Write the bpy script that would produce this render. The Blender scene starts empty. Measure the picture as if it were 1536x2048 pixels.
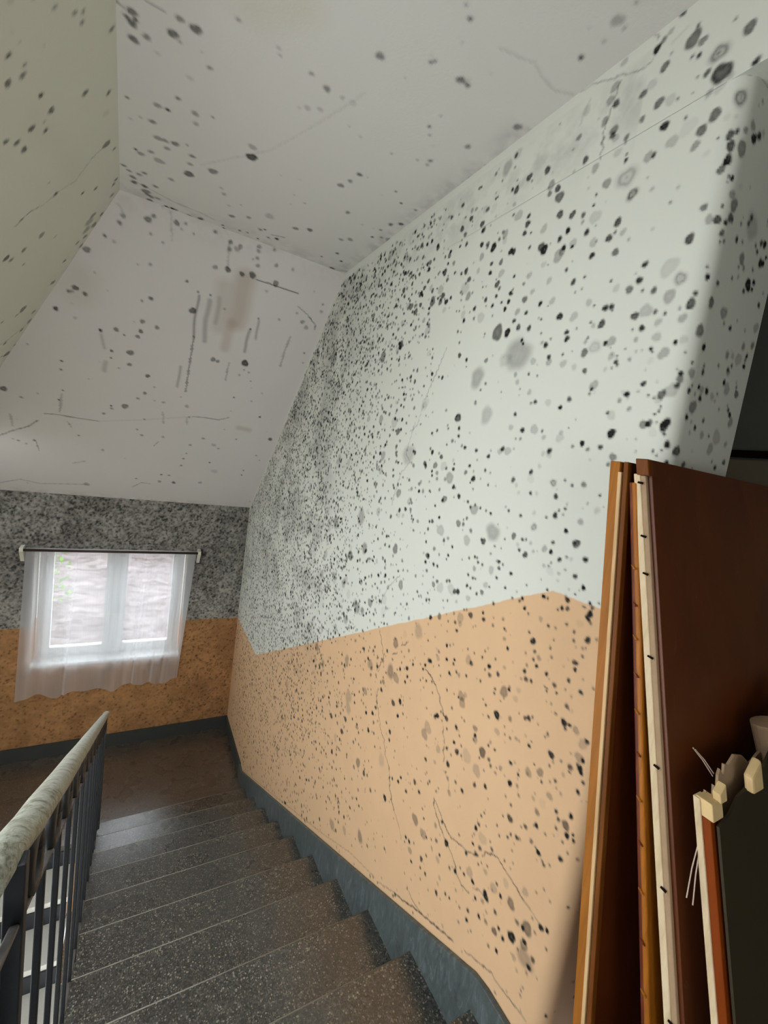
import bpy, bmesh, math, random
import numpy as np
from mathutils import Vector, Matrix
random.seed(7); rng = np.random.default_rng(11)
C = bpy.context.scene.collection
SC = bpy.context.scene

# ------------------------------------------------------------------ camera
RX, RY, RZ, FPX = -.1124, .1427, .5207, 863.19
cx_, sx_ = math.cos(RX), math.sin(RX); cy_, sy_ = math.cos(RY), math.sin(RY); cz_, sz_ = math.cos(RZ), math.sin(RZ)
Rw = (np.array([[cy_, 0, sy_], [0, 1, 0], [-sy_, 0, cy_]]) @ np.array([[1, 0, 0], [0, cx_, sx_], [0, -sx_, cx_]])
      @ np.array([[cz_, -sz_, 0], [sz_, cz_, 0], [0, 0, 1]]))
cam_d = bpy.data.cameras.new('camera'); cam = bpy.data.objects.new('camera', cam_d); C.objects.link(cam)
right, fwd, up = Vector(Rw[0]), Vector(Rw[1]), Vector(Rw[2])
cam.matrix_world = Matrix(((right.x, up.x, -fwd.x, 0), (right.y, up.y, -fwd.y, 0), (right.z, up.z, -fwd.z, 0), (0, 0, 0, 1)))
cam_d.sensor_fit = 'VERTICAL'; cam_d.sensor_height = 36; cam_d.lens = FPX / 2048 * 36; cam_d.clip_start = .02
SC.camera = cam

# ------------------------------------------------------------------ world and light
SC.view_settings.view_transform = 'Standard'; SC.view_settings.look = 'None'
SC.view_settings.gamma = 1; SC.view_settings.exposure = -0.27; SC.view_settings.use_curve_mapping = False
w = bpy.data.worlds.new('overcast sky'); SC.world = w; w.use_nodes = True
bg = w.node_tree.nodes['Background']; bg.inputs[0].default_value = (.90, .96, 1, 1); bg.inputs[1].default_value = 9.0

def portal(name, loc, rot, sx, sy):
    l = bpy.data.lights.new(name, 'AREA'); l.shape = 'RECTANGLE'; l.size = sx; l.size_y = sy; l.cycles.is_portal = True
    o = bpy.data.objects.new(name, l); C.objects.link(o); o.location = loc; o.rotation_euler = rot
W, D = 1.036, 4.686           # stair wall, window wall
FL, LZ = -1.66, -3.20         # upper floor, half landing (the eye is the origin)
ZC = 1.146                    # flat ceiling
XL = -1.35                    # left wall of the stairwell
portal('window daylight portal', (-.14, D + .30, -1.72), (-math.pi/2, 0, 0), 1.3, 1.2)
portal('added left window portal', (XL - .22, 1.22, -1.22), (0, -math.pi/2, 0), 1.12, 1.24)  # for the unseen left window, added to light the stair wall

portal('added hall window portal', (-.55, -1.66, -.30), (math.pi/2, 0, 0), .8, .9)  # for the unseen hall window, added to brighten the jamb
rlp = bpy.data.lights.new('added roof window portal', 'AREA'); rlp.shape = 'RECTANGLE'; rlp.size = .62; rlp.size_y = 1.02; rlp.cycles.is_portal = True  # for the unseen roof window, added to brighten the upper stair wall
rlo = bpy.data.objects.new('added roof window portal', rlp); C.objects.link(rlo); rlo.location = (-.590 - .066, .96 - .002, .459 + .045)
rlo.rotation_euler = Vector((.828, .028, -.56)).to_track_quat('-Z', 'Y').to_euler()

# ------------------------------------------------------------------ helpers
def link(name, me, mat, parent=None, label=None, kind=None, cat=None, group=None):
    o = bpy.data.objects.new(name, me); C.objects.link(o)
    if mat is not None:
        for m_ in (mat if isinstance(mat, (list, tuple)) else [mat]): me.materials.append(m_)
    if parent: o.parent = parent
    tag(o, label, cat, group, kind)
    return o
def tag(o, label=None, cat=None, group=None, kind=None):
    for k, v in (('label', label), ('category', cat), ('group', group), ('kind', kind)):
        if v: o[k] = v
    return o
def thing(name, label, cat, loc=(0, 0, 0), group=None):
    o = bpy.data.objects.new(name, None); C.objects.link(o); o.location = loc; o.empty_display_size = .1
    return tag(o, label, cat, group)
def pm(name, verts, faces, mat, parent=None, smooth=False, bevel=0, seg=2, **k):
    """mesh in WORLD coordinates; a parent's location is subtracted"""
    off = Vector(parent_world(parent)) if parent else Vector((0, 0, 0))
    me = bpy.data.meshes.new(name); me.from_pydata([tuple(Vector(v) - off) for v in verts], [], faces)
    bm = bmesh.new(); bm.from_mesh(me); bmesh.ops.recalc_face_normals(bm, faces=bm.faces)
    if bevel:
        es = [e for e in bm.edges if len(e.link_faces) == 2 and e.calc_face_angle(0) > .5]
        bmesh.ops.bevel(bm, geom=es, offset=bevel, segments=seg, profile=.5, affect='EDGES')
    bm.to_mesh(me); bm.free()
    if smooth:
        me.polygons.foreach_set('use_smooth', [True] * len(me.polygons))
    return link(name, me, mat, parent, **k)
def parent_world(p):
    v = Vector((0, 0, 0))
    while p: v += p.location; p = p.parent
    return v
BOXF = [(0, 1, 3, 2), (4, 6, 7, 5), (0, 4, 5, 1), (2, 3, 7, 6), (0, 2, 6, 4), (1, 5, 7, 3)]
def boxv(x0, x1, y0, y1, z0, z1): return [(x, y, z) for x in (x0, x1) for y in (y0, y1) for z in (z0, z1)]
def boxes(lst):
    V, F = [], []
    for b in lst:
        n = len(V); V += (boxv(*b) if len(b) == 6 else b); F += [tuple(i + n for i in f) for f in BOXF]
    return V, F
def box(name, b, mat, parent=None, bevel=0, **k):
    V, F = boxes([b]); return pm(name, V, F, mat, parent, bevel=bevel, **k)
def tubev(path, r, n=12, ell=1.0, side=Vector((1, 0, 0))):
    """tube along a path; r may be a list; ell squashes it vertically"""
    V, F = [], []; P = [Vector(p) for p in path]
    for i, p in enumerate(P):
        t = (P[min(i + 1, len(P) - 1)] - P[max(i - 1, 0)]).normalized()
        a = side - t * side.dot(t)
        if a.length < 1e-3: a = Vector((0, 1, 0)) - t * t.y
        a.normalize(); b = t.cross(a)
        ri = r[i] if isinstance(r, (list, tuple)) else r
        for j in range(n):
            th = 2 * math.pi * j / n
            V.append(p + a * (ri * math.cos(th)) + b * (ri * ell * math.sin(th)))
    m = len(P)
    for i in range(m - 1):
        for j in range(n): F.append((i * n + j, i * n + (j + 1) % n, (i + 1) * n + (j + 1) % n, (i + 1) * n + j))
    F.append(tuple(range(n - 1, -1, -1))); F.append(tuple((m - 1) * n + j for j in range(n)))
    return V, F
def extrude_x(poly, x0, x1):
    """closed (y, z) outline made solid between two x"""
    n = len(poly); V = [(x0, y, z) for y, z in poly] + [(x1, y, z) for y, z in poly]
    F = [tuple(range(n)), tuple(range(2 * n - 1, n - 1, -1))] + [(i, (i + 1) % n, n + (i + 1) % n, n + i) for i in range(n)]
    return V, F

# ------------------------------------------------------------------ material helpers
def srgb(r, g, b):
    f = lambda c: (c / 255) / 12.92 if c / 255 <= .04045 else ((c / 255 + .055) / 1.055) ** 2.4
    return (f(r), f(g), f(b), 1)
class NT:
    def __init__(s, name):
        s.m = bpy.data.materials.new(name); s.m.use_nodes = True; s.n = s.m.node_tree.nodes; s.l = s.m.node_tree.links
        s.b = s.n['Principled BSDF']; s.out = s.n['Material Output']
    def new(s, t, **k):
        x = s.n.new(t)
        for a, v in k.items(): setattr(x, a, v)
        return x
    def put(s, sock, v):
        if hasattr(v, 'is_linked') or hasattr(v, 'links'): s.l.new(v, sock)
        elif v is not None: sock.default_value = v
    def math(s, op, a, b=0, c=0):
        x = s.new('ShaderNodeMath', operation=op)
        s.put(x.inputs[0], a); s.put(x.inputs[1], b); s.put(x.inputs[2], c); return x.outputs[0]
    def mix(s, f, a, b, mode='MIX'):
        x = s.new('ShaderNodeMix', data_type='RGBA', blend_type=mode)
        s.put(x.inputs[0], f); s.put(x.inputs[6], a); s.put(x.inputs[7], b); return x.outputs[2]
    def pos(s): return s.new('ShaderNodeNewGeometry').outputs['Position']
    def scale(s, v, sc):
        x = s.new('ShaderNodeMapping'); s.put(x.inputs[0], v); x.inputs['Scale'].default_value = sc; return x.outputs[0]
    def sep(s, v):
        x = s.new('ShaderNodeSeparateXYZ'); s.put(x.inputs[0], v); return x.outputs
    def noise(s, v, sc, det=4, rough=.55, dist=0):
        x = s.new('ShaderNodeTexNoise'); s.put(x.inputs['Vector'], v); x.inputs['Scale'].default_value = sc
        x.inputs['Detail'].default_value = det; x.inputs['Roughness'].default_value = rough; x.inputs['Distortion'].default_value = dist
        return x.outputs[0]
    def voro(s, v, sc, feat='F1'):
        x = s.new('ShaderNodeTexVoronoi', feature=feat); s.put(x.inputs['Vector'], v); x.inputs['Scale'].default_value = sc; return x
    def ramp(s, v, stops, interp='LINEAR'):
        x = s.new('ShaderNodeValToRGB'); x.color_ramp.interpolation = interp; s.put(x.inputs[0], v); e = x.color_ramp.elements
        while len(e) < len(stops): e.new(.5)
        for i, (p, c) in enumerate(stops):
            e[i].position = p; e[i].color = c if len(c) == 4 else (*c, 1)
        return x.outputs[0]
    def bump(s, h, st=.3, d=.002):
        x = s.new('ShaderNodeBump'); s.put(x.inputs['Height'], h); x.inputs['Strength'].default_value = st; x.inputs['Distance'].default_value = d
        s.l.new(x.outputs[0], s.b.inputs['Normal'])
    def fin(s, col=None, rough=.6, spec=.3, metal=0):
        s.put(s.b.inputs['Base Color'], col); s.put(s.b.inputs['Roughness'], rough); s.put(s.b.inputs['Specular IOR Level'], spec)
        s.b.inputs['Metallic'].default_value = metal; return s.m
G = lambda v: (v, v, v, 1)

# ------------------------------------------------------------------ materials
def wall_mat(name, white, orange=None, split=None, extra=None, dk=1.0):
    """limewashed wall; the painted dado is a colour of its own, mould comes from the mesh attribute (r mould, g warm stain)"""
    t = NT(name); p = t.pos(); X, Y, Z = t.sep(p)
    at = t.new('ShaderNodeAttribute', attribute_name='mould'); r, g, b = [t.new('ShaderNodeSeparateColor') for _ in range(1)][0], None, None
    t.put(r.inputs[0], at.outputs['Color']); mr, mg, mb = r.outputs
    n1 = t.noise(p, 1.6, 3); n2 = t.noise(p, 9, 5); n3 = t.noise(p, 90, 3)
    base = t.mix(t.math('MULTIPLY', n1, .6), white, tuple(c * .90 for c in white[:3]) + (1,))
    base = t.mix(t.math('MULTIPLY', n2, .25), base, tuple(c * .93 for c in white[:3]) + (1,))
    if orange:
        zz = t.math('ADD', Z, t.math('MULTIPLY', t.math('SUBTRACT', t.noise(p, 14, 3), .5), .012))
        h = split(t, X, Y)
        m = t.math('DIVIDE', t.math('SUBTRACT', h, zz), .006); m = t.math('MINIMUM', t.math('MAXIMUM', m, 0), 1)
        oc = t.mix(t.math('MULTIPLY', n2, .7), orange, tuple(c * .86 for c in orange[:3]) + (1,))
        base = t.mix(m, base, oc)
    base = t.mix(mg, base, extra or srgb(158, 132, 106))
    mo = t.math('MULTIPLY', mr, t.math('ADD', .86, t.math('MULTIPLY', n3, .3))); mo = t.math('MINIMUM', mo, 1)
    mcol = t.ramp(mr, [(.1, srgb(104, 100, 100)), (.5, srgb(54 * dk, 52 * dk, 50 * dk)), (.9, srgb(30 * dk, 30 * dk, 28 * dk))])
    if dk > 1: mcol = t.mix(m, mcol, srgb(84, 58, 40))
    mo = t.math('MINIMUM', t.math('MULTIPLY', mo, 1.15 if dk == 1 else 1.1), 1); base = t.mix(mo, base, mcol)
    t.bump(t.math('ADD', t.math('MULTIPLY', n2, .7), t.math('MULTIPLY', n3, .3)), .35, .004)
    return t.fin(base, .85, .15)
def clampn(t, v, a, b): return t.math('MINIMUM', t.math('MAXIMUM', v, a), b)
def dado_stair(t, X, Y):      # level, rising with the flight, level again
    s = t.math('ADD', -1.909, t.math('MULTIPLY', t.math('SUBTRACT', 3.78, Y), (1.909 - .285) / (3.78 - .79)))
    return clampn(t, s, -1.909, -.285)
def dado_far(t, X, Y):
    return t.math('ADD', -1.905, t.math('MULTIPLY', X, 0.0))
WHITE = srgb(222, 222, 211); CEIL = srgb(224, 221, 215); ORANGE = srgb(223, 184, 144)
m_wr = wall_mat('stair wall limewash', WHITE, ORANGE, dado_stair)
m_wf = wall_mat('window wall shaded dado', srgb(205, 200, 190), srgb(196, 146, 98), dado_far, dk=2.0)  # dado orange darker than on the stair wall: backlit shade put into the paint
m_ce = wall_mat('flat ceiling limewash', CEIL, extra=srgb(190, 180, 140))
m_c2 = wall_mat('sloped ceiling limewash', srgb(224, 219, 215))
m_c3 = wall_mat('left slope limewash', srgb(232, 230, 216), extra=srgb(196, 190, 158))
def plain(name, col, rough=.6, spec=.3, metal=0, var=.1, sc=8, bump=0):
    t = NT(name); n = t.noise(t.pos(), sc, 4)
    c = t.mix(n, tuple(x * (1 - var) for x in col[:3]) + (1,), tuple(min(1, x * (1 + var)) for x in col[:3]) + (1,))
    if bump: t.bump(n, bump)
    return t.fin(c, rough, spec, metal)
m_dark = plain('hall plaster', srgb(206, 202, 190), .9)
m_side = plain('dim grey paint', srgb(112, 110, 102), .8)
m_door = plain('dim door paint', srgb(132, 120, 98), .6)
m_lwall = plain('stairwell plaster', srgb(200, 196, 186), .9)

def terrazzo(name, k=1.0, warm=0):
    t = NT(name); p = t.pos()
    v1 = t.voro(p, 120); v2 = t.voro(p, 230)
    c1 = t.ramp(t.sep(v1.outputs['Color'])[0], [(0, srgb(36 * k, 34 * k, 30 * k)), (.38, srgb(78 * k, 76 * k, 70 * k)), (.70, srgb(120 * k, 115 * k, 104 * k)), (.92, srgb(186 * k, 178 * k, 160 * k))], 'CONSTANT')
    c2 = t.ramp(t.sep(v2.outputs['Color'])[1], [(0, srgb(44 * k, 42 * k, 38 * k)), (.5, srgb(92 * k, 88 * k, 80 * k)), (.92, srgb(168 * k, 160 * k, 142 * k))], 'CONSTANT')
    edge = t.math('LESS_THAN', v1.outputs['Distance'], .42)
    c = t.mix(edge, c2, c1)
    dirt = t.ramp(t.noise(p, 3.5, 6, .65), [(.3, G(.62)), (.62, G(1.0))])
    c = t.mix(1, c, dirt, 'MULTIPLY')
    if warm: c = t.mix(warm, c, srgb(92, 74, 60))
    rg = t.ramp(t.noise(p, 5, 5), [(.3, G(.22)), (.7, G(.36))])
    t.bump(t.noise(p, 120, 2), .12, .001)
    t.b.inputs['Coat Weight'].default_value = 1; t.b.inputs['Coat IOR'].default_value = 1.65; t.b.inputs['Coat Roughness'].default_value = .28
    return t.fin(c, rg, .8)
m_ter = terrazzo('worn terrazzo', .80); m_land = terrazzo('dusty terrazzo', .85, .42)
m_nose = plain('worn nosing', srgb(132, 128, 116), .5, .4, var=.25, sc=40)
def skirt_mat():
    t = NT('grey oil paint skirting'); p = t.pos()
    s = t.noise(t.scale(p, (1, 3, .9)), 14, 6, .65, .8); d = t.noise(p, 30, 4)
    c = t.ramp(s, [(.3, srgb(66, 72, 70)), (.55, srgb(82, 90, 90)), (.74, srgb(110, 119, 119))])
    c = t.mix(t.ramp(d, [(.62, G(0)), (.72, G(.5))]), c, srgb(60, 60, 54))
    t.bump(d, .3, .002); return t.fin(c, .42, .4)
m_skirt = skirt_mat(); m_skirt2 = plain('dark skirting paint', srgb(64, 66, 64), .5, .35, var=.15)
def wood(name, a, b, c, sc=(30, 30, 1.6), rough=.35, scratch=0, spec=.5):
    t = NT(name); p = t.pos(); q = t.scale(p, sc); n = t.noise(q, 1.6, 5, .6, .6); f = t.noise(q, 9, 3)
    col = t.ramp(n, [(.25, a), (.5, b), (.75, c)]); col = t.mix(t.math('MULTIPLY', f, .35), col, a)
    if scratch:
        k = t.ramp(t.noise(t.scale(p, (9, 9, 2.2)), 3, 6, .7, 1.5), [(.62, G(0)), (.75, G(scratch))]); col = t.mix(k, col, srgb(150, 112, 84))
    t.bump(f, .12, .001); return t.fin(col, rough, spec)
m_amber = wood('amber varnished edge', srgb(128, 76, 22), srgb(160, 98, 30), srgb(176, 112, 44), spec=.2)
m_pine = wood('bare pale wood', srgb(178, 140, 96), srgb(214, 176, 128), srgb(228, 196, 152), rough=.6, spec=.25)
m_pale = wood('weathered pale edge', srgb(186, 160, 126), srgb(220, 196, 160), srgb(232, 214, 184), (26, 26, 3.5), .65, spec=.2)
m_brown = wood('dark brown varnish', srgb(74, 31, 6), srgb(92, 42, 9), srgb(108, 54, 16), (3, 3, 1.2), .38, .35)
m_brown2 = wood('brown board edge', srgb(92, 50, 16), srgb(112, 62, 20), srgb(128, 76, 30), spec=.15)
m_glare = plain('painted tread glare', srgb(205, 202, 194), .45, .5, var=.08)  # pale colour painted for the window's reflection on the lower treads
m_red = wood('reddish varnish', srgb(74, 26, 10), srgb(104, 42, 18), srgb(140, 76, 44), rough=.4, spec=.3)
m_amber2 = wood('darker amber varnish', srgb(136, 78, 18), srgb(168, 100, 28), srgb(184, 116, 42), spec=.25)
m_orange = wood('orange varnish', srgb(108, 46, 5), srgb(130, 56, 8), srgb(144, 66, 14), (8, 8, 1), .5, spec=.15)
m_olive = plain('dark olive board face', srgb(54, 45, 28), .55, .3, var=.12, sc=30)
m_ply = plain('torn fibreboard', srgb(168, 140, 112), .95, .1, var=.15, sc=60, bump=.4)
m_chip = plain('splintered bare wood', srgb(224, 192, 140), .85, .1, var=.12, sc=50, bump=.3)
m_hole = plain('dark nail hole', srgb(26, 14, 8), .9, .1)
m_fibre = plain('loose fibre', srgb(200, 176, 160), .8, .2)
def rail_mat():
    t = NT('flaking grey handrail paint'); p = t.pos()
    n = t.noise(t.scale(p, (1.0, 1.6, 1.6)), 26, 6, .68, 1.6); n2 = t.noise(p, 90, 3)
    c = t.ramp(n, [(.36, srgb(112, 110, 92)), (.46, srgb(158, 158, 140)), (.56, srgb(190, 192, 180)), (.62, srgb(134, 132, 112)), (.72, srgb(200, 200, 190))])
    t.bump(n, .5, .004); return t.fin(c, .38, .5)
m_rail = rail_mat()
m_iron = plain('black painted iron', srgb(40, 43, 48), .42, .5, var=.3, sc=60, bump=.3)
m_ironworn = plain('worn iron bar edge', srgb(104, 100, 98), .4, .5, .3, var=.35, sc=50, bump=.3)
m_white = plain('white window paint', srgb(232, 236, 238), .35, .4, var=.03)
m_rod = plain('dark curtain rod', srgb(52, 36, 28), .4, .4)
m_brk = plain('cream bracket', srgb(226, 222, 206), .5, .3)
def glass():
    t = NT('window glass'); tr = t.new('ShaderNodeBsdfTransparent'); gl = t.new('ShaderNodeBsdfGlossy'); gl.inputs['Roughness'].default_value = .05
    fr = t.new('ShaderNodeFresnel'); fr.inputs[0].default_value = 1.45; mx = t.new('ShaderNodeMixShader')
    t.l.new(t.math('MULTIPLY', fr.outputs[0], .7), mx.inputs[0]); t.l.new(tr.outputs[0], mx.inputs[1]); t.l.new(gl.outputs[0], mx.inputs[2]); t.l.new(mx.outputs[0], t.out.inputs[0]); return t.m
m_glass = glass()
def sheer():
    t = NT('sheer white voile'); p = t.pos()
    tr = t.new('ShaderNodeBsdfTransparent'); di = t.new('ShaderNodeBsdfDiffuse'); tl = t.new('ShaderNodeBsdfTranslucent')
    di.inputs[0].default_value = (.9, .9, .92, 1); tl.inputs[0].default_value = (.88, .89, .92, 1)
    m1 = t.new('ShaderNodeMixShader'); m1.inputs[0].default_value = .55; t.l.new(di.outputs[0], m1.inputs[1]); t.l.new(tl.outputs[0], m1.inputs[2])
    lw = t.new('ShaderNodeLayerWeight'); lw.inputs[0].default_value = .35
    wv = t.noise(t.scale(p, (220, 1, 3)), 1, 2)
    f = t.math('ADD', .42, t.math('MULTIPLY', lw.outputs['Facing'], .75)); f = t.math('ADD', f, t.math('MULTIPLY', t.math('SUBTRACT', wv, .5), .08)); f = clampn(t, f, .05, .92)
    mx = t.new('ShaderNodeMixShader'); t.l.new(f, mx.inputs[0]); t.l.new(tr.outputs[0], mx.inputs[1]); t.l.new(m1.outputs[0], mx.inputs[2])
    t.l.new(mx.outputs[0], t.out.inputs[0]); return t.m
m_sheer = sheer()
def bank_mat():
    t = NT('stony earth bank'); p = t.pos()
    n = t.noise(t.scale(p, (.6, 2.2, 2.2)), 5, 7, .68, .8)
    c = t.ramp(n, [(.32, srgb(76, 66, 64)), (.5, srgb(112, 103, 103)), (.68, srgb(138, 128, 129))])
    t.bump(n, .8, .05); return t.fin(c, .95, .1)
m_bank = bank_mat()
m_leaf = plain('spring leaf', srgb(98, 158, 22), .6, .3, var=.3, sc=20)
m_grass = plain('grass blade', srgb(78, 130, 62), .7, .2, var=.3, sc=20)
m_out = plain('outside render', srgb(190, 186, 180), .9)
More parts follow.
